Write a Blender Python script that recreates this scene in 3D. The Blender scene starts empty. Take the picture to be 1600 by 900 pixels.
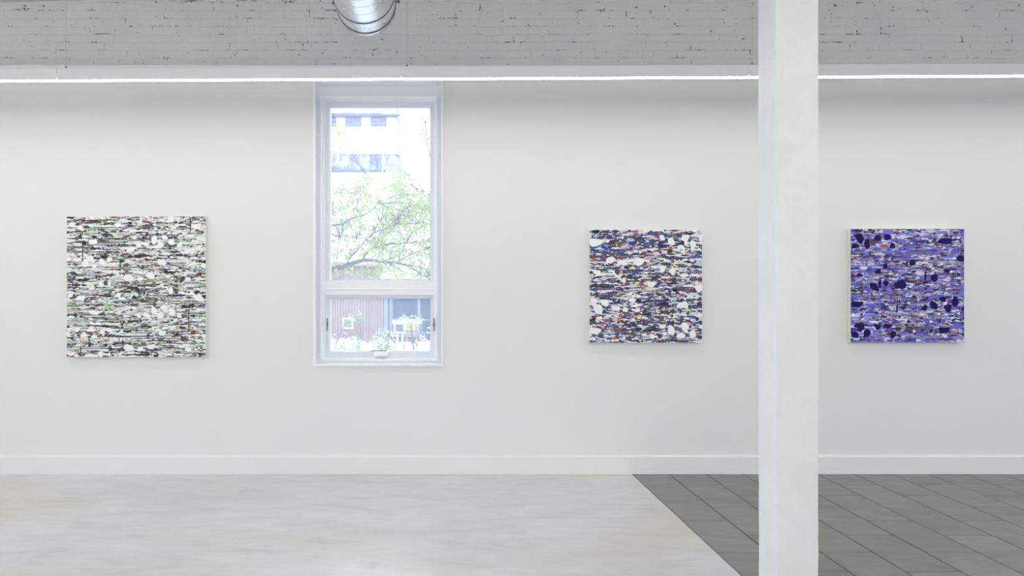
import bpy, bmesh, math, random
import numpy as np
from mathutils import Vector, Matrix

random.seed(7)
SC = bpy.context.scene
COL = SC.collection

# ------------------------------------------------------------------ camera, sky, sun, exposure
F = 1230.0                       # focal length in pixels of the 1600 px wide frame
PX, PY = 670.0, 446.0            # where the lens axis meets the frame
CH = 1.53                        # camera height
cd = bpy.data.cameras.new('camera')
cd.sensor_fit = 'HORIZONTAL'
cd.sensor_width = 36.0
cd.lens = F * 36.0 / 1600.0
cd.shift_x = (800 - PX) / 1600.0
cd.shift_y = -(450 - PY) / 1600.0
cd.clip_start = 0.05
cd.clip_end = 400
cam = bpy.data.objects.new('camera', cd)
cam.location = (0, 0, CH)
cam.rotation_euler = (math.pi / 2, 0, 0)
COL.objects.link(cam)
SC.camera = cam

SC.view_settings.view_transform = 'Standard'
SC.view_settings.look = 'None'
SC.view_settings.exposure = 0.04
SC.view_settings.gamma = 1.0
SC.view_settings.use_curve_mapping = False

world = bpy.data.worlds.new('sky')
SC.world = world
world.use_nodes = True
bg = world.node_tree.nodes['Background']
bg.inputs['Color'].default_value = (0.80, 0.88, 1.0, 1)
bg.inputs['Strength'].default_value = 4.0

SC.cycles.max_bounces = 14
SC.cycles.diffuse_bounces = 9

LED = 26.0                       # radiance of the linear lights' lenses
UPL = 67.0                       # added uplight of the unseen rows, to raise the ambient
LEDC = (1.0, 0.955, 0.90, 1)


# ------------------------------------------------------------------ helpers
def P(x, y, Y):
    """the point at distance Y that the photograph shows at pixel x, y"""
    return Vector(((x - PX) * Y / F, Y, CH - (y - PY) * Y / F))


def lin(c):
    c = c / 255.0
    return c / 12.92 if c <= 0.04045 else ((c + 0.055) / 1.055) ** 2.4


def rgb(r, g, b, k=1.0):
    return (min(0.92, lin(r) * k), min(0.92, lin(g) * k), min(0.92, lin(b) * k), 1)


class MB:
    def __init__(self):
        self.v, self.f = [], []

    def add(self, verts, faces):
        n = len(self.v)
        self.v += [tuple(p) for p in verts]
        self.f += [tuple(i + n for i in q) for q in faces]

    def box(self, x0, x1, y0, y1, z0, z1, bev=0.0):
        if bev <= 0:
            self.add([(x0, y0, z0), (x1, y0, z0), (x1, y1, z0), (x0, y1, z0),
                      (x0, y0, z1), (x1, y0, z1), (x1, y1, z1), (x0, y1, z1)],
                     [(0, 3, 2, 1), (4, 5, 6, 7), (0, 1, 5, 4), (1, 2, 6, 5), (2, 3, 7, 6), (3, 0, 4, 7)])
            return
        bm = bmesh.new()
        bmesh.ops.create_cube(bm, size=1)
        for v in bm.verts:
            v.co = Vector(((x0 + x1) / 2 + v.co.x * (x1 - x0), (y0 + y1) / 2 + v.co.y * (y1 - y0),
                           (z0 + z1) / 2 + v.co.z * (z1 - z0)))
        bmesh.ops.bevel(bm, geom=list(bm.edges), offset=bev, segments=2, profile=0.6, affect='EDGES')
        bm.verts.index_update()
        self.add([v.co.copy() for v in bm.verts], [[v.index for v in f.verts] for f in bm.faces])
        bm.free()

    def ring(self, x0, x1, z0, z1, l, r, t, b, ya, yb):
        """mitred rectangular frame: outer rectangle, widths on each side, front ya, back yb"""
        o = [(x0, z0), (x1, z0), (x1, z1), (x0, z1)]
        i = [(x0 + l, z0 + b), (x1 - r, z0 + b), (x1 - r, z1 - t), (x0 + l, z1 - t)]
        vs = [(p[0], ya, p[1]) for p in o] + [(p[0], ya, p[1]) for p in i] + \
             [(p[0], yb, p[1]) for p in o] + [(p[0], yb, p[1]) for p in i]
        fs = []
        for k in range(4):
            m = (k + 1) % 4
            fs += [(k, m, 4 + m, 4 + k), (8 + m, 8 + k, 12 + k, 12 + m),
                   (4 + k, 4 + m, 12 + m, 12 + k), (m, k, 8 + k, 8 + m)]
        self.add(vs, fs)

    def tube(self, pts, rad, n=6, cap=True):
        pts = [Vector(p) for p in pts]
        if not hasattr(rad, '__len__'):
            rad = [rad] * len(pts)
        rings = []
        for i, p in enumerate(pts):
            d = (pts[min(i + 1, len(pts) - 1)] - pts[max(i - 1, 0)]).normalized()
            u = d.cross(Vector((0.13, 0.21, 1)) if abs(d.z) < 0.9 else Vector((1, 0.1, 0))).normalized()
            w = d.cross(u)
            rings.append([p + (u * math.cos(2 * math.pi * k / n) + w * math.sin(2 * math.pi * k / n)) * rad[i] for k in range(n)])
        vs = [q for r in rings for q in r]
        fs = []
        for i in range(len(pts) - 1):
            for k in range(n):
                m = (k + 1) % n
                fs.append((i * n + k, i * n + m, (i + 1) * n + m, (i + 1) * n + k))
        if cap:
            fs.append(tuple(range(n))[::-1])
            fs.append(tuple((len(pts) - 1) * n + k for k in range(n)))
        self.add(vs, fs)

    def mesh(self, name, mat, smooth=False):
        me = bpy.data.meshes.new(name)
        me.from_pydata(self.v, [], self.f)
        me.update()
        if mat:
            me.materials.append(mat)
        if smooth:
            me.polygons.foreach_set('use_smooth', [True] * len(me.polygons))
        return me

    def build(self, name, mat, parent=None, smooth=False):
        return link(name, self.mesh(name, mat, smooth), parent)


def link(name, data, parent=None):
    o = bpy.data.objects.new(name, data)
    COL.objects.link(o)
    if parent is not None:
        o.parent = parent
    return o


def child_at(o, parent):
    """parent o while its geometry keeps its world place (all roots are unrotated)"""
    p = parent
    off = Vector((0, 0, 0))
    while p is not None:
        off += p.location
        p = p.parent
    o.location = o.location - off
    return o


def tag(o, label=None, cat=None, group=None, kind=None):
    for k, v in (('label', label), ('category', cat), ('group', group), ('kind', kind)):
        if v:
            o[k] = v
    return o


def thing(name, loc, label, cat, group=None, kind=None):
    o = bpy.data.objects.new(name, None)
    o.empty_display_size = 0.1
    o.location = loc
    COL.objects.link(o)
    return tag(o, label, cat, group, kind)


def part(mb, name, mat, parent, smooth=False):
    """a part whose vertices were given in world space"""
    o = mb.build(name, mat, parent, smooth)
    return child_at(o, parent)


# ------------------------------------------------------------------ materials
def material(name, color=(0.8, 0.8, 0.8, 1), rough=0.5, metal=0.0, spec=0.5):
    m = bpy.data.materials.new(name)
    m.use_nodes = True
    b = m.node_tree.nodes['Principled BSDF']
    b.inputs['Base Color'].default_value = color
    b.inputs['Roughness'].default_value = rough
    b.inputs['Metallic'].default_value = metal
    b.inputs['Specular IOR Level'].default_value = spec
    return m


class NT:
    def __init__(self, m):
        self.t = m.node_tree
        self.n = self.t.nodes
        self.bsdf = self.n['Principled BSDF']
        self.out = self.n['Material Output']

    def new(self, kind, **kw):
        n = self.n.new(kind)
        for k, v in kw.items():
            if k in n.inputs:
                n.inputs[k].default_value = v
            else:
                setattr(n, k, v)
        return n

    def link(self, a, b):
        self.t.links.new(a, b)

    def coords(self, scale=(1, 1, 1), kind='Object', loc=(0, 0, 0)):
        c = self.n.new('ShaderNodeTexCoord')
        mp = self.n.new('ShaderNodeMapping')
        mp.inputs['Scale'].default_value = scale
        mp.inputs['Location'].default_value = loc
        self.link(c.outputs[kind], mp.inputs['Vector'])
        return mp.outputs['Vector']

    def world(self, scale=(1, 1, 1), loc=(0, 0, 0)):
        g = self.n.new('ShaderNodeNewGeometry')
        mp = self.n.new('ShaderNodeMapping')
        mp.inputs['Scale'].default_value = scale
        mp.inputs['Location'].default_value = loc
        self.link(g.outputs['Position'], mp.inputs['Vector'])
        return mp.outputs['Vector']

    def noise(self, vec, scale, detail=4, rough=0.55, dist=0.0):
        n = self.n.new('ShaderNodeTexNoise')
        n.inputs['Scale'].default_value = scale
        n.inputs['Detail'].default_value = detail
        n.inputs['Roughness'].default_value = rough
        n.inputs['Distortion'].default_value = dist
        self.link(vec, n.inputs['Vector'])
        return n.outputs['Fac']

    def ramp(self, fac, stops):
        r = self.n.new('ShaderNodeValToRGB')
        while len(r.color_ramp.elements) < len(stops):
            r.color_ramp.elements.new(0.5)
        for e, (p, c) in zip(r.color_ramp.elements, stops):
            e.position = p
            e.color = c if hasattr(c, '__len__') else (c, c, c, 1)
        self.link(fac, r.inputs['Fac'])
        return r.outputs['Color']

    def mix(self, fac, a, b, mode='MIX'):
        n = self.n.new('ShaderNodeMix')
        n.data_type = 'RGBA'
        n.blend_type = mode
        for s, v in ((n.inputs['Factor'], fac), (n.inputs['A'], a), (n.inputs['B'], b)):
            s = {'Factor': n.inputs[0], 'A': n.inputs[6], 'B': n.inputs[7]}[s.name]
            if hasattr(v, 'is_output'):
                self.link(v, s)
            else:
                s.default_value = v
        return n.outputs[2]

    def bump(self, h, strength=0.2, dist=0.01):
        b = self.n.new('ShaderNodeBump')
        b.inputs['Strength'].default_value = strength
        b.inputs['Distance'].default_value = dist
        self.link(h, b.inputs['Height'])
        self.link(b.outputs['Normal'], self.bsdf.inputs['Normal'])

    def color(self, c):
        self.link(c, self.bsdf.inputs['Base Color'])


def plaster(name, c, rough=0.6, bump=0.05):
    m = material(name, c, rough, spec=0.3)
    t = NT(m)
    v = t.world()
    big = t.noise(v, 0.9, 3)
    t.color(t.ramp(big, [(0.3, tuple(x * 0.985 for x in c[:3]) + (1,)), (0.7, c)]))
    t.bump(t.noise(v, 260, 3), bump, 0.001)
    return m


M = {}
M['wall'] = plaster('white_wall_paint', (0.80, 0.80, 0.79, 1))
M['base'] = plaster('white_trim_paint', (0.82, 0.82, 0.815, 1), 0.4, 0.01)
M['ceil'] = plaster('grey_ceiling_paint', (0.62, 0.62, 0.615, 1), 0.7)
M['strip'] = plaster('pale_plate_paint', (0.72, 0.73, 0.73, 1))
M['stopwhite'] = plaster('white_window_stop_paint', (0.90, 0.92, 0.95, 1), 0.35, 0.01)
M['vinyl'] = plaster('cool_white_window_paint', (0.79, 0.825, 0.88, 1), 0.35, 0.01)
M['casing'] = plaster('bloom_white_casing', (0.92, 0.93, 0.945, 1), 0.3, 0.01)  # lifted above the other whites to carry the window's daylight bloom
M['post'] = plaster('gloss_white_post_paint', (0.80, 0.81, 0.81, 1), 0.38, 0.12)
M['dark'] = material('dark_grey_metal', (0.05, 0.05, 0.055, 1), 0.5, 0.3)
M['cable'] = material('steel_cable', (0.35, 0.36, 0.37, 1), 0.4, 0.8)
M['housing'] = material('white_aluminium_housing', (0.83, 0.835, 0.84, 1), 0.45)
M['strap'] = material('dark_steel_strap', (0.13, 0.14, 0.16, 1), 0.45, 0.6)


def post_chips():
    t = NT(M['post'])
    v = t.world()
    vo = t.n.new('ShaderNodeTexVoronoi')
    vo.inputs['Scale'].default_value = 7.0
    t.link(v, vo.inputs['Vector'])
    spot = t.ramp(vo.outputs['Distance'], [(0.03, 1.0), (0.045, 0.0)])
    rare = t.ramp(t.noise(t.world((1, 1, 0.6)), 3.1, 2), [(0.60, 0.0), (0.63, 1.0)])
    f = t.n.new('ShaderNodeMath')
    f.operation = 'MULTIPLY'
    t.link(spot, f.inputs[0])
    t.link(rare, f.inputs[1])
    smudge = t.ramp(t.noise(v, 5.0, 5, 0.7), [(0.35, (0.77, 0.775, 0.77, 1)), (0.6, (0.81, 0.815, 0.815, 1))])
    t.color(t.mix(f.outputs[0], smudge, (0.10, 0.095, 0.09, 1)))


post_chips()


def painted_brick(name, holes):
    m = material(name, (0.6, 0.61, 0.6, 1), 0.55, spec=0.35)
    t = NT(m)
    v = t.world()
    tone = t.ramp(t.noise(v, 2.3, 4, 0.6), [(0.3, (0.685, 0.70, 0.70, 1)), (0.7, (0.75, 0.75, 0.735, 1))])
    if holes:
        # raw unpainted gaps in the joints, drawn out along the courses
        g = t.ramp(t.noise(t.world((5, 5, 16)), 1.35, 4, 0.65), [(0.555, 0.0), (0.63, 1.0)])
        g2 = t.ramp(t.noise(v, 60, 2), [(0.42, 0.0), (0.5, 1.0)])
    else:
        g = t.ramp(t.noise(t.world((1, 1, 1.6)), 26, 2, 0.5), [(0.725, 0.0), (0.745, 1.0)])
        g2 = t.ramp(t.noise(v, 9, 2), [(0.45, 0.0), (0.5, 1.0)])
    f = t.n.new('ShaderNodeMath')
    f.operation = 'MULTIPLY'
    t.link(g, f.inputs[0])
    t.link(g2, f.inputs[1])
    t.color(t.mix(f.outputs[0], tone, (0.10, 0.10, 0.105, 1)))
    t.bump(t.noise(v, 85, 5, 0.65), 0.35, 0.004)
    return m


M['brick'] = painted_brick('grey_painted_brick', False)
M['mortar'] = painted_brick('grey_painted_mortar', True)


GLOW_OFF = (12.0, 13.9, 3.3)          # places the painted window glow, the cool patch among warm ones


def concrete():
    m = material('polished_concrete', (0.5, 0.5, 0.48, 1), 0.35, spec=0.5)
    t = NT(m)
    v = t.world((1, 1.6, 1))
    a = t.noise(v, 0.75, 6, 0.62, 0.6)
    b = t.noise(t.world((1, 2.4, 1)), 2.6, 8, 0.7, 0.4)
    c = t.noise(t.world((1, 5, 1)), 7.0, 6, 0.75)
    base = t.ramp(a, [(0.30, (0.50, 0.48, 0.43, 1)), (0.5, (0.575, 0.56, 0.52, 1)), (0.7, (0.61, 0.602, 0.575, 1))])
    worn = t.ramp(b, [(0.30, (0.82, 0.81, 0.785, 1)), (0.48, (0.97, 0.97, 0.965, 1)), (0.72, (1.04, 1.04, 1.04, 1))])
    col = t.mix(1.0, base, worn, 'MULTIPLY')
    glow_tint = t.ramp(t.noise(t.world((1, 1.3, 1), GLOW_OFF), 0.42, 3, 0.5, 0.3), [(0.41, (0.97, 0.95, 0.89, 1)), (0.57, (1.03, 1.07, 1.22, 1))])  # patchy concrete colour; its cool end paints in the window's blue glow
    col = t.mix(1.0, col, glow_tint, 'MULTIPLY')
    fine = t.ramp(c, [(0.25, (0.90, 0.89, 0.87, 1)), (0.55, (1, 1, 1, 1))])
    col = t.mix(1.0, col, fine, 'MULTIPLY')
    t.color(col)
    t.link(t.ramp(b, [(0.3, 0.40), (0.7, 0.27)]), t.bsdf.inputs['Roughness'])
    t.bsdf.inputs['Coat Weight'].default_value = 1.0
    t.bsdf.inputs['Coat Roughness'].default_value = 0.36
    t.bump(c, 0.03, 0.002)
    return m


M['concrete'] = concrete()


def tile_mat():
    m = material('grey_porcelain', (0.15, 0.15, 0.15, 1), 0.5, spec=0.4)
    t = NT(m)
    oi = t.n.new('ShaderNodeObjectInfo')
    off = t.n.new('ShaderNodeVectorMath')
    off.operation = 'SCALE'
    off.inputs[0].default_value = (9, 5, 3)
    t.link(oi.outputs['Random'], off.inputs['Scale'])
    g = t.n.new('ShaderNodeNewGeometry')
    ad = t.n.new('ShaderNodeVectorMath')
    ad.operation = 'ADD'
    t.link(g.outputs['Position'], ad.inputs[0])
    t.link(off.outputs[0], ad.inputs[1])
    mp = t.n.new('ShaderNodeMapping')
    mp.inputs['Scale'].default_value = (2.2, 4.5, 1)
    t.link(ad.outputs[0], mp.inputs['Vector'])
    n = t.noise(mp.outputs['Vector'], 1.6, 6, 0.65, 0.7)
    c = t.ramp(n, [(0.3, (0.185, 0.185, 0.187, 1)), (0.52, (0.225, 0.223, 0.216, 1)), (0.72, (0.262, 0.258, 0.248, 1))])
    sh = t.ramp(oi.outputs['Random'], [(0.0, (0.92, 0.92, 0.93, 1)), (1.0, (1.06, 1.05, 1.03, 1))])
    t.color(t.mix(1.0, c, sh, 'MULTIPLY'))
    return m


M['tile'] = tile_mat()
M['grout'] = material('dark_grout', (0.075, 0.072, 0.068, 1), 0.9, spec=0.1)


def duct_metal():
    m = material('galvanised_steel', (0.74, 0.76, 0.79, 1), 0.24, 0.9)
    t = NT(m)
    n = t.noise(t.world((3, 1, 3)), 9, 4, 0.6)
    t.color(t.ramp(n, [(0.3, (0.76, 0.775, 0.80, 1)), (0.7, (0.86, 0.875, 0.90, 1))]))
    t.link(t.ramp(n, [(0.3, 0.24), (0.7, 0.36)]), t.bsdf.inputs['Roughness'])
    return m


M['duct'] = duct_metal()


def emitter(name, c, s):
    m = bpy.data.materials.new(name)
    m.use_nodes = True
    nt = m.node_tree
    nt.nodes.remove(nt.nodes['Principled BSDF'])
    e = nt.nodes.new('ShaderNodeEmission')
    e.inputs['Color'].default_value = c
    e.inputs['Strength'].default_value = s
    nt.links.new(e.outputs[0], nt.nodes['Material Output'].inputs['Surface'])
    return m


M['led'] = emitter('lit_diffuser', LEDC, LED)
M['up'] = emitter('added_uplight_emitter', LEDC, UPL)


def glass(veil):
    """clear pane with a translucent film that paints in flare and overexposure haze"""
    m = bpy.data.materials.new('hazy_window_glass')
    m.use_nodes = True
    nt = m.node_tree
    nt.nodes.remove(nt.nodes['Principled BSDF'])
    tr = nt.nodes.new('ShaderNodeBsdfTransparent')
    tr.inputs['Color'].default_value = (0.95, 0.97, 0.98, 1)
    gl = nt.nodes.new('ShaderNodeBsdfGlossy')
    gl.inputs['Roughness'].default_value = 0.03
    tl = nt.nodes.new('ShaderNodeBsdfTranslucent')
    tl.inputs['Color'].default_value = (0.93, 0.95, 1.0, 1)
    fr = nt.nodes.new('ShaderNodeFresnel')
    fr.inputs['IOR'].default_value = 1.25
    m1 = nt.nodes.new('ShaderNodeMixShader')
    m1.inputs['Fac'].default_value = veil
    nt.links.new(tr.outputs[0], m1.inputs[1])
    nt.links.new(tl.outputs[0], m1.inputs[2])
    m2 = nt.nodes.new('ShaderNodeMixShader')
    nt.links.new(fr.outputs[0], m2.inputs['Fac'])
    nt.links.new(m1.outputs[0], m2.inputs[1])
    nt.links.new(gl.outputs[0], m2.inputs[2])
    nt.links.new(m2.outputs[0], nt.nodes['Material Output'].inputs['Surface'])
    return m


M['glass'] = glass(0.088)  # translucent film stands in for glare haze over the view

# ------------------------------------------------------------------ room shell
XL, XR, YB = -7.4, 9.6, -6.0         # left wall, right wall, wall behind the camera
YW, YBR, YO = 6.40, 6.60, 6.85       # plaster face, brick face, outer face of the far wall
LEDGE = CH + 344 * YW / F            # top of the plaster wall
WX0, WX1 = -0.9365, 0.1145           # window opening
WZ0, WZ1 = CH - 0.6556, CH + 1.66


def zceil(x):
    return 3.895 + 0.03 * (x + 3.6)


TX = (987 - PX) * YW / F             # where the concrete ends and the tiles begin

mb = MB()
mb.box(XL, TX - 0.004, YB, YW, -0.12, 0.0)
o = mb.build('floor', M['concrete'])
tag(o, 'pale polished concrete floor running up to the grey tiles', 'floor', kind='structure')

mb = MB()
mb.box(TX - 0.004, XR, YB, YW, -0.12, -0.0035)
tiled = mb.build('floor.001', M['grout'])
tag(tiled, 'dark grey plank tile floor to the right of the concrete', 'floor', kind='structure')

TW, TL, G = 0.3, 0.61, 0.008


def tile_mesh(w, l):
    q = MB()
    x0, x1, y0, y1 = -w / 2, w / 2, -l / 2, l / 2
    c = 0.0025
    vs = [(x0, y0, -0.008), (x1, y0, -0.008), (x1, y1, -0.008), (x0, y1, -0.008),
          (x0, y0, -c), (x1, y0, -c), (x1, y1, -c), (x0, y1, -c),
          (x0 + c, y0 + c, 0), (x1 - c, y0 + c, 0), (x1 - c, y1 - c, 0), (x0 + c, y1 - c, 0)]
    fs = [(8, 9, 10, 11)]
    for k in range(4):
        n = (k + 1) % 4
        fs += [(k, n, 4 + n, 4 + k), (4 + k, 4 + n, 8 + n, 8 + k)]
    q.add(vs, fs)
    return q.mesh('tile', M['tile'])


tile_cache = {}
ncol = 0
x = TX
while x < XR - 0.02:
    x1 = min(x + TW, XR)
    y = (5.735 if ncol % 2 == 0 else 6.04) + TL * 2
    while y > 0.2:
        ya, yb = y - TL, min(y, YW)
        if yb - ya > 0.03 and ya < YW:
            key = (round(x1 - x, 3), round(yb - ya, 3))
            if key not in tile_cache:
                tile_cache[key] = tile_mesh(x1 - x - G, yb - ya - G)
            # only tiles the lens could plausibly reach
            if x < 0.9 + 0.80 * (yb + 1.4):
                t_ = link('tile', tile_cache[key], tiled)
                t_.location = ((x + x1) / 2, (ya + yb) / 2, random.uniform(-0.0006, 0.0002))
        y -= TL
    x += TW
    ncol += 1

# far plaster wall with the window opening
mb = MB()
mb.box(XL, WX0, YW, YBR, -0.12, LEDGE)
mb.box(WX1, XR, YW, YBR, -0.12, LEDGE)
mb.box(WX0, WX1, YW, YBR, -0.12, WZ0)
mb.box(WX0, WX1, YW, YBR, WZ1, LEDGE)
o = mb.build('wall_back', M['wall'])
tag(o, 'white plaster wall with the pictures and the window', 'wall', kind='structure')

# brick wall behind and above it
mb = MB()
ZT = 4.6
mb.box(XL - 0.2, WX0, YBR + 0.0, YO, -0.7, ZT)
mb.box(WX1, XR + 0.2, YBR + 0.0, YO, -0.7, ZT)
mb.box(WX0, WX1, YBR + 0.0, YO, -0.7, WZ0)
mb.box(WX0, WX1, YBR + 0.0, YO, WZ1, ZT)
brickwall = mb.build('wall_upper', M['mortar'])
tag(brickwall, 'grey painted brick wall above the white plaster ledge', 'wall', kind='structure')


def brick_mesh(l, h, seed):
    r = random.Random(seed)
    q = MB()
    pr = r.uniform(0.0012, 0.0036)
    cx, cz = l / 2, h / 2
    j = lambda s: r.uniform(-s, s)
    o4 = [(-cx + j(.002), -cz + j(.0015)), (cx + j(.002), -cz + j(.0015)), (cx + j(.002), cz + j(.0015)), (-cx + j(.002), cz + j(.0015))]
    i4 = [(a * (1 - .009 / l * 2), b * (1 - .007 / h * 2)) for a, b in o4]
    vs = [(a, 0.012, b) for a, b in o4] + [(a, -0.0004, b) for a, b in o4] + [(a, -pr + j(.0009), b) for a, b in i4]
    fs = [(8, 9, 10, 11)]
    for k in range(4):
        n = (k + 1) % 4
        fs += [(k, n, 4 + n, 4 + k), (4 + k, 4 + n, 8 + n, 8 + k)]
    q.add(vs, fs)
    return q


PITCH, BL = 0.0665, 0.204
spots = []
z = LEDGE + 0.018
row = 0
while z < 4.12:
    header = row in (3, 9)
    x = -3.95 + (0.102 if row % 2 else 0.0) + random.uniform(-0.02, 0.02)
    while x < 5.25:
        l = BL if random.random() > 0.06 else BL / 2
        l += random.uniform(-0.008, 0.008)
        if x > XL and z + PITCH / 2 < zceil(x):
            spots.append((x + l / 2, z + random.uniform(-0.0012, 0.0012), l - 0.0085))
        x += l
    z += PITCH
    row += 1
spots.sort(key=lambda s: (s[1] > 3.76, abs(s[0] - 0.5)))
protos = {}
rest = MB()
for i, (bx, bz, bl) in enumerate(spots):
    if i < 299:
        key = (round(bl / 0.006), i % 5)
        if key not in protos:
            protos[key] = brick_mesh(round(bl / 0.006) * 0.006, PITCH - 0.008, i).mesh('brick', M['brick'])
        b = link('brick', protos[key], brickwall)
        b.location = (bx, YBR, bz)
    else:
        q = brick_mesh(bl, PITCH - 0.008, i)
        rest.add([(v[0] + bx, v[1] + YBR, v[2] + bz) for v in q.v], q.f)
o = rest.build('brickwork', M['brick'], brickwall)
o['kind'] = 'stuff'

# ceiling, light plate under it, other walls
mb = MB()
xa, xb = XL - 0.2, XR + 0.2
za, zb = zceil(xa), zceil(xb)
mb.add([(xa, YB - .2, za), (xb, YB - .2, zb), (xb, YO, zb), (xa, YO, za),
        (xa, YB - .2, za + .3), (xb, YB - .2, zb + .3), (xb, YO, zb + .3), (xa, YO, za + .3)],
       [(0, 1, 2, 3), (7, 6, 5, 4), (0, 4, 5, 1), (1, 5, 6, 2), (2, 6, 7, 3), (3, 7, 4, 0)])
o = mb.build('ceiling', M['ceil'])
tag(o, 'dark grey ceiling sloping up to the right', 'ceiling', kind='structure')
mb = MB()
h = 0.019
mb.add([(XL, YBR - .012, zceil(XL) - h), (XR, YBR - .012, zceil(XR) - h), (XR, YBR - .012, zceil(XR)), (XL, YBR - .012, zceil(XL)),
        (XL, YBR, zceil(XL) - h), (XR, YBR, zceil(XR) - h), (XR, YBR, zceil(XR)), (XL, YBR, zceil(XL))],
       [(0, 1, 2, 3), (0, 4, 5, 1), (3, 2, 6, 7)])
o = mb.build('trim_1', M['strip'])
tag(o, 'thin pale plate along the top of the brick wall', 'trim', kind='structure')

mb = MB()
WYZ0, WYZ1 = 0.35, 3.3
LWIN = [(-5.4, -2.2), (-1.4, 1.8), (2.4, 5.6)]            # along the left wall, unseen; count and size set for the light
FWIN = []   # along the front wall
mb.box(XL - .2, XL, YB, YW, -0.12, WYZ0)
mb.box(XL - .2, XL, YB, YW, WYZ1, 4.4)
ed = [YB] + [v for p in LWIN for v in p] + [YW]
for k in range(0, len(ed), 2):
    mb.box(XL - .2, XL, ed[k], ed[k + 1], WYZ0, WYZ1)
o = mb.build('wall_left', M['wall'])
tag(o, 'white side wall to the left, outside the picture', 'wall', kind='structure')
mb = MB()
RWIN = [(-4.6, 5.6)]  # added unseen window, brightens the right end of the far wall
mb.box(XR, XR + .2, YB, YW, -0.12, WYZ0)
mb.box(XR, XR + .2, YB, YW, WYZ1, 4.6)
ed = [YB] + [v for p in RWIN for v in p] + [YW]
for k in range(0, len(ed), 2):
    mb.box(XR, XR + .2, ed[k], ed[k + 1], WYZ0, WYZ1)
o = mb.build('wall_right', M['wall'])
tag(o, 'white side wall to the right, outside the picture', 'wall', kind='structure')
mb = MB()
mb.box(XL - .2, XR + .2, YB - .2, YB, -0.12, WYZ0)
mb.box(XL - .2, XR + .2, YB - .2, YB, WYZ1, 4.6)
ed = [XL - .2] + [v for p in FWIN for v in p] + [XR + .2]
for k in range(0, len(ed), 2):
    mb.box(ed[k], ed[k + 1], YB - .2, YB, WYZ0, WYZ1)
o = mb.build('wall_front', M['wall'])
tag(o, 'plain white wall behind the camera', 'wall', kind='structure')


def unseen_big_window(name, a0, a1, side, label):
    """unseen side window for daylight: frame, mullions, three panes; side 'L' in the left wall, 'F' in the front wall"""
    def bx(q, u0, u1, d0, d1, z0, z1):
        if side == 'L':
            q.box(XL - d1, XL - d0, u0, u1, z0, z1)
        elif side == 'R':
            q.box(XR + d0, XR + d1, u0, u1, z0, z1)
        else:
            q.box(u0, u1, YB - d1, YB - d0, z0, z1)
    loc = (XL - .1 if side == 'L' else XR + .1, (a0 + a1) / 2, WYZ0) if side in 'LR' else ((a0 + a1) / 2, YB - .1, WYZ0)
    w_ = thing(name, loc, label, 'window', kind='structure')
    q = MB()
    n = 3
    for k in range(n + 1):
        u = a0 + .03 + (a1 - a0 - .06) * k / n
        bx(q, u - .03, u + .03, .06, .14, WYZ0, WYZ1)
    bx(q, a0, a1, .06, .14, WYZ0, WYZ0 + .06)
    bx(q, a0, a1, .06, .14, WYZ1 - .06, WYZ1)
    part(q, 'frame', M['vinyl'], w_)
    for k in range(n):
        q = MB()
        bx(q, a0 + .06 + (a1 - a0 - .06) * k / n, a0 + (a1 - a0 - .06) * (k + 1) / n, .097, .103, WYZ0 + .06, WYZ1 - .06)
        part(q, 'pane', M['glass'], w_)


for k, (a_, b_) in enumerate(LWIN):
    unseen_big_window('window_%d' % (2 + k), a_, b_, 'L', ('rear', 'middle', 'forward')[k] + ' unseen big window in the left wall, outside the picture')
for k, (a_, b_) in enumerate(FWIN):
    unseen_big_window('window_%d' % (4 + k), a_, b_, 'F', 'unseen big window behind the camera, outside the picture')

for a_, b_ in RWIN:
    unseen_big_window('window_5', a_, b_, 'R', 'added unseen window in the right wall, outside the picture')

# baseboard with a small eased top edge
mb = MB()
BH = 28.2 * YW / F
prof = [(YW, 0), (YW - .016, 0), (YW - .016, BH - .008), (YW - .012, BH - .001), (YW - .009, BH), (YW, BH)]
for s in range(len(prof) - 1):
    (ya, z0), (yb, z1) = prof[s], prof[s + 1]
    mb.add([(XL, ya, z0), (XR, ya, z0), (XR, yb, z1), (XL, yb, z1)], [(0, 1, 2, 3)])
o = mb.build('baseboard_back', M['base'])
tag(o, 'plain white baseboard along the foot of the plaster wall', 'baseboard', kind='structure')

# ------------------------------------------------------------------ the window
w1 = thing('window_1', ((WX0 + WX1) / 2, YW, WZ0), 'tall narrow white window between the two white pictures', 'window', kind='structure')


def rect_ring(name, l0, t0, b0, l1, t1, b1, ya, yb, parent, mat=None):
    """ring between inset l0/t0/b0 and inset l1/t1/b1 of the opening"""
    q = MB()
    q.ring(WX0 + l0, WX1 - l0, WZ0 + b0, WZ1 - t0, l1 - l0, l1 - l0, t1 - t0, b1 - b0, ya, yb)
    return part(q, name, mat or M['vinyl'], parent)


rect_ring('casing', 0.0, 0.0, 0.0, 0.012, 0.012, 0.017, YW - .022, 6.60, w1, M['casing'])
rect_ring('jamb', 0.012, 0.012, 0.017, 0.043, 0.10, 0.036, 6.50, 6.74, w1)
rect_ring('stop', 0.043, 0.10, 0.036, 0.052, 0.109, 0.043, 6.482, 6.74, w1, M['stopwhite'])
rect_ring('frame', 0.052, 0.109, 0.043, 0.072, 0.126, 0.050, 6.56, 6.74, w1, M['stopwhite'])
SX0, SX1 = WX0 + 0.072, WX1 - 0.072
SZ0, SZ1 = WZ0 + 0.050, WZ1 - 0.126
ZA, ZB = CH + 7.0 * 6.58 / F, CH - 13 * 6.58 / F     # transom between the two panes


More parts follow.
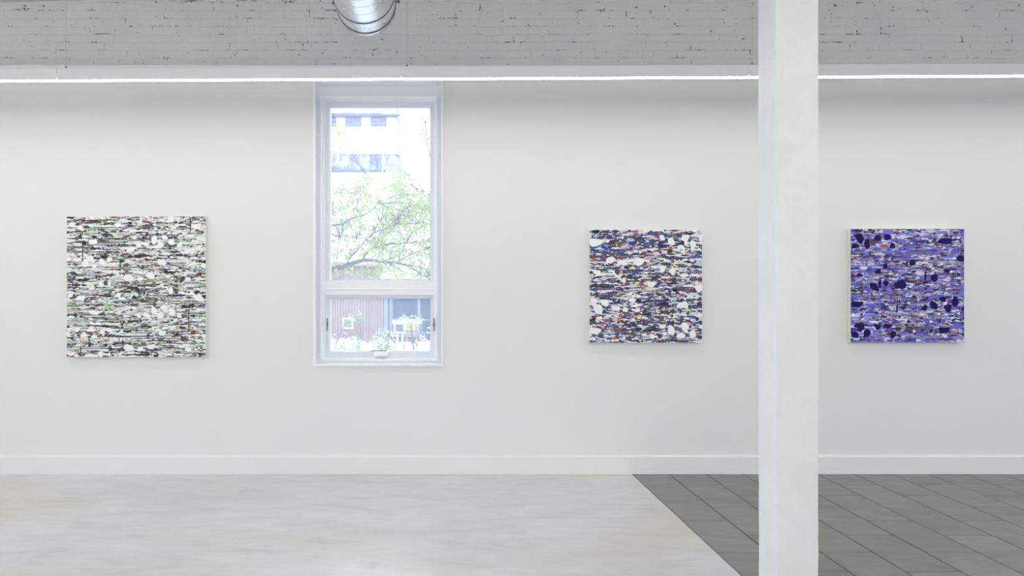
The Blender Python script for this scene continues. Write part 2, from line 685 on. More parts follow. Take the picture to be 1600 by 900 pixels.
def sash(name, x0, x1, z0, z1, l, r, t, b, parent):
    q = MB()
    q.ring(x0, x1, z0, z1, l, r, t, b, 6.60, 6.70)
    # glazing bead, a step closer to the glass
    q.ring(x0 + l, x1 - r, z0 + b, z1 - t, .006, .006, .006, .006, 6.635, 6.70)
    s = part(q, name, M['vinyl'], parent)
    g = MB()
    g.box(x0 + l, x1 - r, 6.664, 6.668, z0 + b, z1 - t)
    part(g, 'pane', M['glass'], s)
    return s


upper = sash('upper_sash', SX0, SX1, ZA - .012, SZ1, .028, .026, .026, .014, w1)
lower = sash('lower_sash', SX0, SX1, SZ0, ZB + .006, .028, .026, .044, .046, w1)
mb = MB()
mb.box(SX0, SX1, 6.565, 6.72, ZB - .012, ZA, 0.004)
mb.box(SX0, SX1, 6.558, 6.60, ZB + .03, ZB + .046, 0.003)
part(mb, 'transom', M['stopwhite'], w1)
mb = MB()
c0 = P(585, 557, 6.56)
c1 = P(606, 548.5, 6.56)
mb.box(c0.x, c1.x, 6.535, 6.60, c0.z, c1.z, 0.008)
crank = part(mb, 'crank_cover', M['stopwhite'], lower)
mb = MB()
a, b = P(579, 548.3, 6.55), P(604, 547.6, 6.55)
mb.tube([a, (a + b) / 2 + Vector((0, -.006, .002)), b], [.004, .0045, .006], 6)
lv = part(mb, 'crank_handle', material('grey_crank_metal', (0.42, 0.43, 0.46, 1), 0.4, 0.5), lower)
for px_ in (511.6, 677.8):
    mb = MB()
    a = P(px_, 517, 6.558)
    b = P(px_, 497, 6.558)
    mb.box(a.x - .0035, a.x + .0035, 6.548, 6.57, a.z, b.z, .0015)
    mb.box(a.x - .0055, a.x + .0055, 6.543, 6.57, (a.z + b.z) / 2 - .014, (a.z + b.z) / 2 + .014, .0015)
    o = part(mb, 'latch', M['strap'], w1)
    o['label'] = 'small dark latch'

# ------------------------------------------------------------------ linear lights on cables
YF = 5.58
HT = 0.083                          # housing height


def led_bottom(x):
    """underside of the wall-side row, which hangs a touch lower on the left"""
    return CH + (446 - 126.6) * YF / F + 0.0050 * (x + 3.05)


def seg(name, xa, xb, yc, zf, label, group, cables, up=False):
    root = thing(name, ((xa + xb) / 2, yc, zf((xa + xb) / 2)), label, 'ceiling light', group)
    w = 0.025
    q = MB()
    g = 0.0012
    x0, x1 = xa + g, xb - g
    b0, b1 = zf(xa), zf(xb)
    prof = [(-w, 0.0), (-w, HT - .003), (-w + .003, HT), (w - .003, HT), (w, HT - .003), (w, 0.0), (w - .004, 0.0), (w - .004, .012), (-w + .004, .012), (-w + .004, 0.0)]
    vs = [(x0, yc + p, b0 + zz) for p, zz in prof] + [(x1, yc + p, b1 + zz) for p, zz in prof]
    n_ = len(prof)
    fs = [(k, (k + 1) % n_, n_ + (k + 1) % n_, n_ + k) for k in range(n_)]
    fs += [tuple(range(n_))[::-1], tuple(range(n_, 2 * n_))]
    q.add(vs, fs)
    part(q, 'housing', M['housing'], root)
    q = MB()
    v = w - .0045
    q.add([(x0, yc - v, b0 - .003), (x1, yc - v, b1 - .003), (x1, yc + v, b1 - .003), (x0, yc + v, b0 - .003),
           (x0, yc - v, b0 + .008), (x1, yc - v, b1 + .008), (x1, yc + v, b1 + .008), (x0, yc + v, b0 + .008)],
          [(3, 2, 1, 0), (0, 1, 5, 4), (2, 3, 7, 6), (1, 2, 6, 5), (3, 0, 4, 7)])
    part(q, 'lens', M['led'], root)
    if up:  # upward emitter added on unseen rows to lift the upper wall
        q = MB()
        q.box(x0 + .01, x1 - .01, yc - v, yc + v, b0 + HT - .002, b0 + HT + .004)
        part(q, 'uplight_fill', M['up'], root)
    for cx in cables:
        q = MB()
        zt = zf(cx) + HT
        q.tube([(cx, yc, zt), (cx, yc, zceil(cx) - .001)], .0009, 6)
        cb = part(q, 'suspension_cable', M['cable'], root)
        q = MB()
        q.tube([(cx, yc, zt - .004), (cx, yc, zt + .006), (cx, yc, zt + .02)], [.006, .006, .0025], 8)
        part(q, 'ferrule', M['dark'], cb)
    return root


sx = [-7.38, -5.06, -2.627, -0.195, 2.26, 4.69, 7.10, 9.5]
cab = [-7.2, -4.99, (103 - PX) * YF / F, (636 - PX) * YF / F, (1175 - PX) * YF / F, 4.75, 7.2]
labs = ['lit white linear light out of the picture, beyond its left edge',
        'lit white linear light at the far left, cut off by the picture edge',
        'lit white linear light hanging above the left picture, second from the left',
        'lit white linear light above the gap between window and post',
        'lit white linear light at the far right, above the blue picture',
        'lit white linear light past the right picture edge', 'lit white linear light two places past the right picture edge']
for k in range(7):
    seg('linear_light', sx[k], sx[k + 1], YF, led_bottom, labs[k], 'linear lights hanging along the white wall', [cab[k]])
for k, yy in enumerate((2.0, -1.0, -4.0)):  # rows out of view, added to light the room
    seg('linear_light', -7.0, 9.2, yy, lambda x_: 3.02, 'added unseen long linear light over the room, row %s from the white wall, outside the picture' % ('two', 'three', 'four')[k],
        'added unseen linear lights over the room', [-6.9, -4.5, -2.1, 0.3, 2.7, 5.1, 7.6, 9.1], True)

# ------------------------------------------------------------------ round duct
DR, DE = 0.215, 5.81
dc = P(573, 11, DE)
DX, DZ = dc.x, dc.z
duct = thing('spiral_duct', (DX, DE, DZ), 'round galvanised metal duct hanging under the ceiling above the window', 'air duct')
seams = [5.81]
for yb_ in (44.6, 34.6, 22.9, 11.4):
    seams.append((DZ - DR - CH) * F / (446 - yb_))
NS = 72
while seams[-1] > -4.0:
    seams.append(seams[-1] - 0.125)
segs_ = []
for k in range(1, len(seams)):
    segs_ += [(seams[k - 1] - .003, DR, seams[k] + .003, DR), (seams[k] + .003, DR, seams[k] + .0012, DR + .0022),
              (seams[k] + .0012, DR + .0022, seams[k] - .003, DR)]
segs_.append((seams[-1] - .003, DR, -5.0, DR))
q = MB()
for y0_, r0_, y1_, r1_ in segs_:
    q.add([(DX + r0_ * math.cos(2 * math.pi * k / NS), y0_, DZ + r0_ * math.sin(2 * math.pi * k / NS)) for k in range(NS)] +
          [(DX + r1_ * math.cos(2 * math.pi * k / NS), y1_, DZ + r1_ * math.sin(2 * math.pi * k / NS)) for k in range(NS)],
          [(k, (k + 1) % NS, NS + (k + 1) % NS, NS + k) for k in range(NS)])
part(q, 'pipe', M['duct'], duct, True)
q = MB()
for (ya, ra), (yb_, rb) in (((DE - .004, DR + .001), (DE + .004, DR + .001)), ((DE + .004, DR + .001), (DE + .012, DR - .012)), ((DE + .012, DR - .012), (DE + .006, 0.001))):
    q.add([(DX + ra * math.cos(2 * math.pi * k / NS), ya, DZ + ra * math.sin(2 * math.pi * k / NS)) for k in range(NS)] +
          [(DX + rb * math.cos(2 * math.pi * k / NS), yb_, DZ + rb * math.sin(2 * math.pi * k / NS)) for k in range(NS)],
          [(k, (k + 1) % NS, NS + (k + 1) % NS, NS + k) for k in range(NS)])
part(q, 'end_cap', M['duct'], duct)


def band(y0, y1, r, a0, a1, slope=0.0):
    q = MB()
    n_ = 48
    vs, fs = [], []
    for k in range(n_ + 1):
        a = a0 + (a1 - a0) * k / n_
        cx, sz = math.cos(a), math.sin(a)
        yy = slope * cx
        for (yq, rr) in ((y0, DR), (y0, r), (y1, r), (y1, DR)):
            vs.append((DX + rr * cx, yq + yy, DZ + rr * sz))
    for k in range(n_):
        for j_ in range(3):
            fs.append((k * 4 + j_, k * 4 + j_ + 1, k * 4 + 5 + j_, k * 4 + 4 + j_))
    q.add(vs, fs)
    return q


YS = (DZ - DR - CH) * F / (446 - 51.9)
q = band(YS - .006, YS + .006, DR + .005, math.pi * 0.985, math.pi * 2.03, -.01)
q.box(DX - DR - .032, DX - DR, YS - .008, YS + .008, DZ - .002, DZ + .006)
q.box(DX + DR, DX + DR + .032, YS - .008, YS + .008, DZ + .012, DZ + .02)
o = part(q, 'hanger_strap', M['strap'], duct)
o['label'] = 'dark steel strap'
for sgn in (-1, 1):
    q = MB()
    hx = DX + sgn * (DR + .024)
    q.tube([(hx, YS, DZ), (hx, YS, zceil(hx))], .004, 6)
    part(q, 'hanger_rod', M['strap'], duct)
YC = (DZ - DR - CH) * F / (446 - 36.9)
part(band(YC - .004, YC + .004, DR + .005, 0, 2 * math.pi), 'coupling_ring', M['strap'], duct)

# ------------------------------------------------------------------ white post
DCOL = 3.70
xl = (1212 - PX) * DCOL / F
xr = (1279.3 - PX) * DCOL / F
dep = 0.0545 * DCOL
bm = bmesh.new()
rr = random.Random(3)
NSEG = 60
rings = []
H = zceil(xl) - 0.002
for k in range(NSEG + 1):
    z_ = H * k / NSEG
    t0 = min(1, z_ / 3.5)
    e = lambda: rr.uniform(-.0013, .0013)
    c = 0.006
    x0, x1 = xl + e() + .003 * (1 - t0), xr + e()
    y0, y1 = DCOL, DCOL + dep
    cs = [(x0 + c, y0), (x1 - c, y0), (x1 - c * .3, y0 + c * .3), (x1, y0 + c), (x1, y1 - c), (x1 - c, y1), (x0 + c, y1), (x0, y1 - c), (x0, y0 + c), (x0 + c * .3, y0 + c * .3)]
    rings.append([bm.verts.new((px_ + e() * .3, py_, z_)) for px_, py_ in cs])
n_ = len(rings[0])
for k in range(NSEG):
    for j_ in range(n_):
        m_ = (j_ + 1) % n_
        bm.faces.new((rings[k][j_], rings[k][m_], rings[k + 1][m_], rings[k + 1][j_]))
bm.faces.new(rings[0][::-1])
bm.faces.new(rings[-1])
me = bpy.data.meshes.new('support_post')
bm.to_mesh(me)
bm.free()
me.materials.append(M['post'])
post = link('support_post', me)
for v in me.vertices:
    pass
tag(post, 'square white painted post standing on the grey tiles in the foreground', 'post')


# ------------------------------------------------------------------ the three pictures
class Canvas:
    """paints strokes into an array of colours and heights"""

    def __init__(self, n, seed, base):
        self.n = n
        self.r = random.Random(seed)
        self.c = np.zeros((n, n, 3), dtype=np.float32)
        self.c[:] = base[:3]
        self.h = np.zeros((n, n), dtype=np.float32)
        self.lift = 0.0

    def put(self, x0, x1, y0, y1, fn, col, jit=0.0):
        n = self.n
        a, b = max(0, int(x0)), min(n, int(x1) + 2)
        c, d = max(0, int(y0)), min(n, int(y1) + 2)
        if a >= b or c >= d:
            return
        yy, xx = np.mgrid[c:d, a:b].astype(np.float32)
        m = fn(xx, yy)
        jv = 1 + self.r.uniform(-jit, jit)
        k = [max(0, min(.92, v * jv)) for v in col[:3]]
        self.c[c:d, a:b][m] = k
        self.h[c:d, a:b][m] += self.lift

    def lens(self, x, y, w, h, col, wob=0.6):
        """flat horizontal smear, thickest in the middle, ragged edges"""
        r = self.r
        p1, p2, p3 = r.uniform(0, 6), r.uniform(0, 6), r.uniform(0, 6)
        s = r.uniform(-.06, .06)
        k1, k2 = r.uniform(.10, .3), r.uniform(.3, .8)

        def fn(X, Y):
            u = (X - x) / (w / 2)
            t = h / 2 * np.sqrt(np.clip(1 - u * u, 0, 1)) * (1 + wob * .5 * np.sin(X * k1 + p1) + wob * .35 * np.sin(X * k2 + p2))
            yc = y + s * (X - x) + .18 * h * np.sin(X * k1 * .7 + p3)
            return (np.abs(Y - yc) < t) & (np.abs(u) < 1)
        self.put(x - w / 2, x + w / 2, y - h * 1.4 - abs(s) * w / 2, y + h * 1.4 + abs(s) * w / 2, fn, col, .18)

    def blob(self, x, y, w, h, col, n=6, jit=0.06):
        """rounded, slightly angular patch"""
        r = self.r
        a0 = r.uniform(0, 6.28)
        ed = []
        for k in range(n):
            a = a0 + 6.283 * (k + r.uniform(-.3, .3)) / n
            ed.append((math.cos(a), math.sin(a), r.uniform(.62, 1.0) if n > 3 else r.uniform(.5, .7)))

        def fn(X, Y):
            u, v = (X - x) / (w / 2), (Y - y) / (h / 2)
            g = np.exp(9 * (np.abs(u) - 1.02)) + np.exp(9 * (np.abs(v) - 1.02))
            for ca, sa, o_ in ed:
                g = g + np.exp(9 * (ca * u + sa * v - o_))
            return g < 1
        self.put(x - w * .7, x + w * .7, y - h * .7, y + h * .7, fn, col, jit)

    def line(self, pts, t, col):
        for (x0, y0), (x1, y1) in zip(pts[:-1], pts[1:]):
            L2 = (x1 - x0) ** 2 + (y1 - y0) ** 2 + 1e-6

            def fn(X, Y):
                k = np.clip(((X - x0) * (x1 - x0) + (Y - y0) * (y1 - y0)) / L2, 0, 1)
                return (X - x0 - k * (x1 - x0)) ** 2 + (Y - y0 - k * (y1 - y0)) ** 2 < t * t / 4
            self.put(min(x0, x1) - t, max(x0, x1) + t, min(y0, y1) - t, max(y0, y1) + t, fn, col)

    def squiggle(self, x, y, L, t, col):
        r = self.r
        pts = [(x, y)]
        a = r.choice([0, 0, 0, 3.14, 1.57])
        for k in range(r.randint(3, 7)):
            a += r.uniform(-.9, .9)
            pts.append((pts[-1][0] + math.cos(a) * L * 1.3, pts[-1][1] + math.sin(a) * L * .6))
        self.line(pts, t, col)

    def field(self, pal, n, w, h, wob=.6):
        cols = [c for c, k in pal for _ in range(k)]
        for _ in range(n):
            r = self.r
            ww = w[0] + (w[1] - w[0]) * r.random() ** 2
            hh = h[0] + (h[1] - h[0]) * r.random() ** 1.7
            self.lens(r.uniform(0, self.n), r.uniform(0, self.n), ww, hh, r.choice(cols), wob)


GN = 420


def c3(r, g, b):
    return rgb(r, g, b, 1.12)


WHITE = (0.90, 0.90, 0.895, 1)


def paint_white():
    k = Canvas(GN, 11, c3(222, 224, 219))
    dark = [(c3(52, 50, 50), 5), (c3(84, 78, 70), 5), (c3(70, 72, 84), 4), (c3(96, 86, 104), 3)]
    pale = [(c3(226, 228, 222), 9), (c3(205, 210, 206), 6), (c3(186, 194, 200), 4), (c3(190, 186, 178), 3), (c3(212, 216, 226), 3)]
    k.field(pale, 260, (40, 150), (5, 16))
    k.field([(c3(150, 150, 146), 4), (c3(120, 112, 102), 3), (c3(128, 120, 138), 3), (c3(160, 168, 176), 3)], 300, (18, 110), (3, 11))
    k.field(dark, 420, (10, 90), (2.5, 9), .9)
    k.field(pale, 430, (14, 90), (2.5, 9), .9)
    k.field([(c3(116, 178, 96), 4), (c3(92, 128, 78), 3), (c3(150, 205, 140), 2)], 60, (8, 55), (2, 6), .8)
    k.field([(c3(150, 82, 62), 4), (c3(116, 62, 52), 3), (c3(170, 110, 88), 2)], 75, (6, 45), (2, 5), .9)
    k.field(dark, 220, (6, 50), (1.6, 5), 1)
    k.field(pale + [(c3(150, 150, 150), 8), (c3(120, 116, 112), 5)], 340, (6, 46), (1.6, 5), 1)
    for _ in range(64):
        y = k.r.uniform(0, GN)
        x = k.r.uniform(-60, GN - 40)
        k.line([(x, y), (x + k.r.uniform(40, 240), y + k.r.uniform(-1.5, 1.5))], k.r.uniform(1.4, 2.4), k.r.choice([c3(48, 47, 50), c3(60, 58, 58), c3(84, 80, 76), c3(70, 74, 90)]))
    for _ in range(190):
        k.squiggle(k.r.uniform(0, GN), k.r.uniform(0, GN), k.r.uniform(3, 9), k.r.uniform(1.3, 2.0),
                   k.r.choice([c3(40, 40, 44), c3(60, 58, 60), WHITE, c3(120, 190, 100), c3(165, 88, 66), c3(88, 84, 110)]))
    for _ in range(520):
        k.lens(k.r.uniform(0, GN), k.r.uniform(0, GN), k.r.uniform(3, 12), k.r.uniform(2, 4.5), k.r.choice([c3(46, 46, 48), c3(70, 66, 62), WHITE, c3(228, 230, 225), c3(96, 92, 104), c3(90, 80, 68)]))
    S = lambda x, y: ((x - 51) / 782 * GN, (y - 46) / 792 * GN)
    for x, y0, y1 in ((140, 190, 300), (745, 58, 128), (737, 568, 674), (130, 780, 828), (178, 728, 770), (350, 290, 330), (465, 600, 640)):
        k.line([S(x, y0), S(x, y1)], 3.0, c3(40, 40, 42))
    k.line([S(640, 112), S(700, 60)], 2.4, c3(215, 215, 225))
    k.line([S(690, 365), S(700, 335), S(740, 310), S(800, 280)], 2.4, c3(180, 172, 196))
    k.line([S(600, 310), S(660, 322), S(740, 345)], 4, c3(110, 96, 124))
    k.lift = 1.0
    B = [(190, 50, 30, 18), (80, 92, 42, 25), (125, 108, 42, 30), (341, 94, 30, 25), (465, 72, 20, 22), (635, 62, 32, 36), (676, 62, 8, 30), (787, 100, 50, 42), (198, 186, 52, 28),
         (430, 165, 24, 16), (455, 205, 28, 26), (495, 203, 40, 26), (542, 178, 30, 42), (598, 162, 38, 28), (577, 205, 44, 38), (640, 188, 36, 36), (684, 208, 32, 26), (62, 285, 30, 22),
         (108, 288, 42, 20), (185, 283, 44, 38), (150, 315, 38, 32), (205, 325, 32, 24), (248, 298, 38, 34), (290, 288, 34, 24), (588, 303, 48, 30), (820, 322, 28, 24), (400, 388, 52, 40),
         (463, 395, 32, 24), (522, 380, 46, 28), (732, 398, 32, 22), (243, 425, 28, 34), (580, 436, 30, 16), (635, 462, 34, 34), (70, 490, 32, 22), (130, 505, 44, 28), (341, 488, 30, 24),
         (787, 500, 58, 40), (190, 450, 30, 16), (290, 425, 12, 32)]
    B += [(x, y + 396, w, h) for x, y, w, h in B if 160 < y < 440]
    B += [(75, 820, 32, 16), (105, 830, 20, 18)]
    for x, y, w, h in B:
        cx, cy = S(x, y)
        k.blob(cx, cy, w * .64, h * .64, WHITE, k.r.choice([3, 4, 5, 5]), .015)
    k.blob(*S(366, 798), 20, 11, c3(92, 86, 76), 8)
    k.blob(*S(640, 654), 18, 9, c3(150, 150, 148), 8)
    k.blob(*S(268, 420), 10, 17, c3(84, 70, 66), 4)
    return k


def paint_multi():
    k = Canvas(GN, 23, c3(205, 208, 210))
    slate = [(c3(76, 82, 112), 5), (c3(84, 84, 88), 5), (c3(58, 60, 78), 4), (c3(66, 74, 134), 3), (c3(112, 114, 126), 3)]
    pale = [(c3(232, 232, 228), 8), (c3(208, 214, 222), 5), (c3(186, 206, 216), 3), (c3(222, 218, 206), 3), (c3(196, 188, 204), 2)]
    k.field(pale, 200, (40, 120), (7, 20))
    k.field(slate, 250, (30, 150), (5, 13))
    k.field(pale, 190, (16, 84), (5, 15), .9)
    k.field(slate, 250, (12, 90), (4, 10), .9)
    k.field([(c3(62, 54, 54), 3), (c3(92, 68, 60), 2), (c3(40, 42, 52), 4)], 100, (10, 46), (4, 13), .8)
    k.field(pale, 170, (8, 50), (3, 10), 1)
    k.field([(c3(58, 66, 150), 4), (c3(70, 80, 130), 4), (c3(80, 70, 140), 2)], 130, (14, 130), (1.8, 4.5), .6)
    k.field(slate, 330, (8, 44), (2.4, 8), 1)
    k.field(pale + slate, 220, (6, 40), (2, 7), 1)
    k.field([(c3(58, 58, 66), 4), (c3(88, 88, 92), 4)], 90, (10, 44), (4, 10), .7)
    for _ in range(150):
        k.squiggle(k.r.uniform(0, GN), k.r.uniform(0, GN), k.r.uniform(4, 11), k.r.uniform(1.4, 2.4),
                   k.r.choice([c3(64, 70, 170), c3(54, 58, 120), c3(196, 70, 88), WHITE, c3(60, 60, 66), c3(170, 96, 130), c3(205, 90, 90)]))
    for _ in range(34):
        k.blob(k.r.uniform(0, GN), k.r.uniform(0, GN), k.r.uniform(5, 12), k.r.uniform(4, 9), k.r.choice([c3(206, 100, 62), c3(206, 100, 62), c3(222, 212, 80), c3(232, 222, 110), c3(190, 84, 60)]), 6)
    S = lambda x, y: ((x - 66) / 721 * GN, (y - 57) / 723 * GN)
    Q = GN / 721
    D = [(105, 70, 54, 26, c3(40, 44, 48)), (210, 135, 62, 44, c3(84, 66, 62)), (612, 444, 46, 24, c3(34, 36, 48)), (302, 298, 48, 24, c3(52, 44, 56)), (602, 375, 42, 30, c3(88, 66, 60)),
         (378, 508, 42, 28, c3(48, 48, 84)), (545, 530, 84, 24, c3(56, 48, 66)), (520, 155, 60, 18, c3(46, 48, 54)), (82, 96, 18, 20, c3(60, 66, 120)), (588, 212, 60, 18, c3(92, 78, 58)),
         (205, 275, 50, 14, c3(92, 66, 58)), (700, 262, 40, 22, c3(56, 54, 84)), (690, 440, 44, 34, c3(116, 108, 116)), (480, 690, 60, 40, c3(74, 68, 70)), (380, 690, 50, 26, c3(50, 52, 92)),
         (180, 555, 60, 26, c3(84, 86, 84)), (430, 600, 70, 16, c3(44, 46, 60)), (515, 735, 40, 28, c3(96, 70, 58))]
    for x, y, w, h, c in D:
        k.blob(*S(x, y), w * Q, h * Q, c, 7)
    for x, y, w, h in ((268, 158, 28, 18), (292, 150, 26, 16), (92, 246, 24, 28), (265, 604, 24, 26), (575, 370, 22, 20), (535, 470, 18, 18), (612, 232, 14, 14), (228, 436, 22, 14), (225, 752, 22, 20), (752, 725, 34, 20), (345, 468, 18, 16), (580, 600, 30, 10)):
        k.blob(*S(x, y), w * Q, h * Q, c3(208, 96, 58), 6)
    for x, y, w, h in ((240, 155, 14, 22), (343, 297, 24, 18), (368, 400, 26, 28), (420, 400, 16, 30), (115, 634, 24, 20), (384, 612, 22, 24), (690, 570, 44, 22), (455, 442, 24, 14), (422, 722, 16, 22), (288, 636, 14, 20), (72, 396, 12, 14), (555, 480, 14, 14)):
        k.blob(*S(x, y), w * Q, h * Q, c3(226, 218, 92), 6)
    for pts in (((418, 246), (462, 222), (466, 246), (418, 246)), ((590, 264), (596, 284), (640, 304)), ((400, 57), (402, 80)), ((675, 216), (705, 204)), ((150, 625), (165, 655), (210, 630), (268, 648), (275, 600)),
                ((370, 600), (372, 640)), ((470, 600), (500, 590), (540, 612)), ((360, 605), (400, 596), (395, 630)), ((488, 530), (490, 575))):
        k.line([S(*p) for p in pts], 2.0, c3(200, 70, 86))
    for pts in (((66, 186), (350, 188)), ((66, 296), (250, 298)), ((160, 186), (340, 180), (352, 130)), ((262, 200), (264, 225)), ((375, 150), (378, 206)), ((430, 150), (640, 152)), ((560, 240), (787, 236)), ((66, 440), (260, 438))):
        k.line([S(*p) for p in pts], 3.0, c3(66, 74, 150))
    k.lift = 1.0
    B = [(107, 138, 78, 48), (530, 108, 44, 36), (590, 134, 44, 54), (677, 112, 58, 48), (684, 138, 26, 34), (725, 154, 40, 62), (650, 166, 44, 32), (779, 110, 26, 28), (205, 247, 66, 48), (270, 266, 54, 36), (380, 262, 68, 54),
         (117, 330, 46, 30), (595, 318, 44, 48), (673, 348, 48, 26), (460, 407, 48, 36), (285, 378, 26, 32), (764, 430, 62, 44), (95, 512, 52, 34), (335, 506, 44, 38), (168, 526, 56, 52), (122, 565, 56, 60),
         (237, 560, 58, 38), (298, 568, 42, 34), (660, 540, 76, 42), (105, 702, 80, 42), (532, 677, 42, 32), (590, 697, 46, 56), (677, 674, 58, 48), (684, 700, 26, 36), (727, 720, 42, 56), (650, 733, 52, 38), (779, 678, 24, 28),
         (535, 310, 40, 36)]
    for x, y, w, h in B:
        k.blob(*S(x, y), w * Q * 1.14, h * Q * 1.14, WHITE, k.r.choice([4, 5, 5]), .015)
    k.line([S(130, 340), S(215, 338)], 6, WHITE)
    k.line([S(206, 316), S(265, 376)], 7, WHITE)
    return k


def paint_blue():
    k = Canvas(GN, 31, c3(122, 116, 190))
    vio = [(c3(98, 90, 186), 7), (c3(84, 76, 168), 4), (c3(122, 118, 204), 4), (c3(92, 100, 190), 2)]
    pale = [(c3(208, 208, 226), 5), (c3(186, 188, 214), 4), (c3(178, 206, 228), 2), (c3(170, 166, 172), 4), (c3(150, 144, 150), 3)]
    dark = [(c3(48, 50, 60), 6), (c3(66, 64, 66), 3), (c3(58, 48, 86), 3), (c3(74, 62, 56), 2)]
    k.field(vio, 200, (50, 150), (8, 22))
    k.field(pale, 230, (20, 110), (4, 13))
    k.field(dark, 220, (12, 80), (4, 11), .9)
    k.field(vio, 270, (14, 90), (4, 13), .9)
    k.field(pale, 210, (8, 60), (3, 10), 1)
    k.field(dark, 260, (8, 40), (3, 10), 1)
    k.field(vio, 120, (6, 40), (3, 8), 1)
    k.field(pale, 220, (6, 44), (2, 8), 1)
    k.field([(c3(150, 145, 148), 3), (c3(126, 120, 122), 2)], 50, (60, 220), (1.8, 3), .4)
    for _ in range(110):
        k.squiggle(k.r.uniform(0, GN), k.r.uniform(0, GN), k.r.uniform(4, 10), k.r.uniform(1.3, 2.2),
                   k.r.choice([c3(60, 52, 130), c3(50, 50, 60), c3(196, 110, 130), c3(215, 215, 230), c3(150, 150, 152), c3(176, 90, 70)]))
    for _ in range(46):
        k.blob(k.r.uniform(0, GN), k.r.uniform(0, GN), k.r.uniform(5, 12), k.r.uniform(4, 10), k.r.choice([c3(186, 78, 54), c3(160, 70, 56), c3(200, 110, 86)]), 6)
    for _ in range(26):
        k.blob(k.r.uniform(0, GN), k.r.uniform(0, GN), k.r.uniform(8, 20), k.r.uniform(6, 13), k.r.choice([c3(190, 214, 232), c3(222, 224, 232), c3(206, 204, 224)]), 7)
    S = lambda x, y: ((x - 82) / 760 * GN, (y - 54) / 759 * GN)
    Q = GN / 760
    for x, y, w, h in ((300, 165, 44, 26), (108, 250, 16, 30), (660, 240, 16, 16), (575, 488, 16, 16), (375, 488, 20, 16), (100, 345, 24, 14), (290, 628, 16, 14), (835, 600, 16, 22), (540, 750, 22, 18), (270, 62, 40, 14), (800, 730, 16, 16), (455, 628, 14, 14), (608, 378, 14, 16)):
        k.blob(*S(x, y), w * Q, h * Q, c3(190, 80, 54), 6)
    for x, y, w, h, c in ((228, 145, 44, 52, c3(96, 70, 58)), (125, 68, 70, 28, c3(58, 60, 62)), (285, 72, 40, 26, c3(214, 206, 206)), (262, 160, 26, 26, c3(188, 214, 224)), (168, 316, 64, 34, c3(210, 210, 224)),
                          (540, 350, 70, 40, c3(206, 200, 222)), (655, 458, 40, 16, c3(34, 34, 40)), (740, 452, 44, 14, c3(206, 200, 196)), (710, 768, 44, 32, c3(200, 212, 220)), (532, 796, 44, 22, c3(192, 216, 230)),
                          (400, 720, 60, 30, c3(58, 58, 60)), (110, 470, 40, 24, c3(60, 60, 62)), (715, 548, 34, 30, c3(212, 210, 216))):
        k.blob(*S(x, y), w * Q, h * Q, c, 7)
    k.lift = 1.0
    NAVY = c3(30, 20, 84)
    B = [(140, 106, 64, 40), (146, 132, 34, 40), (112, 168, 50, 38), (190, 152, 48, 62), (262, 116, 56, 36), (327, 110, 46, 38), (362, 168, 36, 36), (713, 138, 80, 44), (818, 252, 54, 46), (498, 280, 44, 38),
         (312, 306, 34, 36), (267, 336, 46, 36), (725, 334, 48, 26), (140, 362, 50, 22), (580, 375, 20, 58), (642, 377, 46, 56), (315, 415, 46, 42), (415, 426, 76, 66), (233, 442, 72, 50), (276, 425, 20, 50),
         (123, 556, 80, 42), (575, 585, 50, 36), (635, 563, 54, 54), (700, 526, 52, 36), (780, 540, 48, 60), (732, 584, 56, 48), (833, 586, 24, 34), (140, 700, 64, 44), (148, 724, 34, 40), (112, 760, 50, 40),
         (194, 747, 50, 64), (264, 706, 56, 36), (330, 702, 50, 32), (367, 760, 36, 42), (712, 730, 80, 42), (392, 585, 12, 52), (408, 640, 10, 22), (408, 530, 8, 24)]
    for x, y, w, h in B:
        k.blob(*S(x, y), w * Q * 1.18, h * Q * 1.18, NAVY, k.r.choice([3, 4, 5]), .03)
    return k


def vcol_mat(name):
    m = material(name, (1, 1, 1, 1), 0.6, spec=0.12)
    t = NT(m)
    a = t.n.new('ShaderNodeAttribute')
    a.attribute_name = 'paint'
    t.color(a.outputs['Color'])
    return m


M['paint'] = vcol_mat('acrylic_paint')


def canvas_mat():
    m = material('primed_canvas', (0.78, 0.755, 0.70, 1), 0.8, spec=0.2)
    t = NT(m)
    v = t.world()
    t.color(t.ramp(t.noise(v, 40, 4), [(0.3, (0.74, 0.71, 0.645, 1)), (0.7, (0.81, 0.785, 0.73, 1))]))
    return m


M['canvas'] = canvas_mat()
TH = 0.038


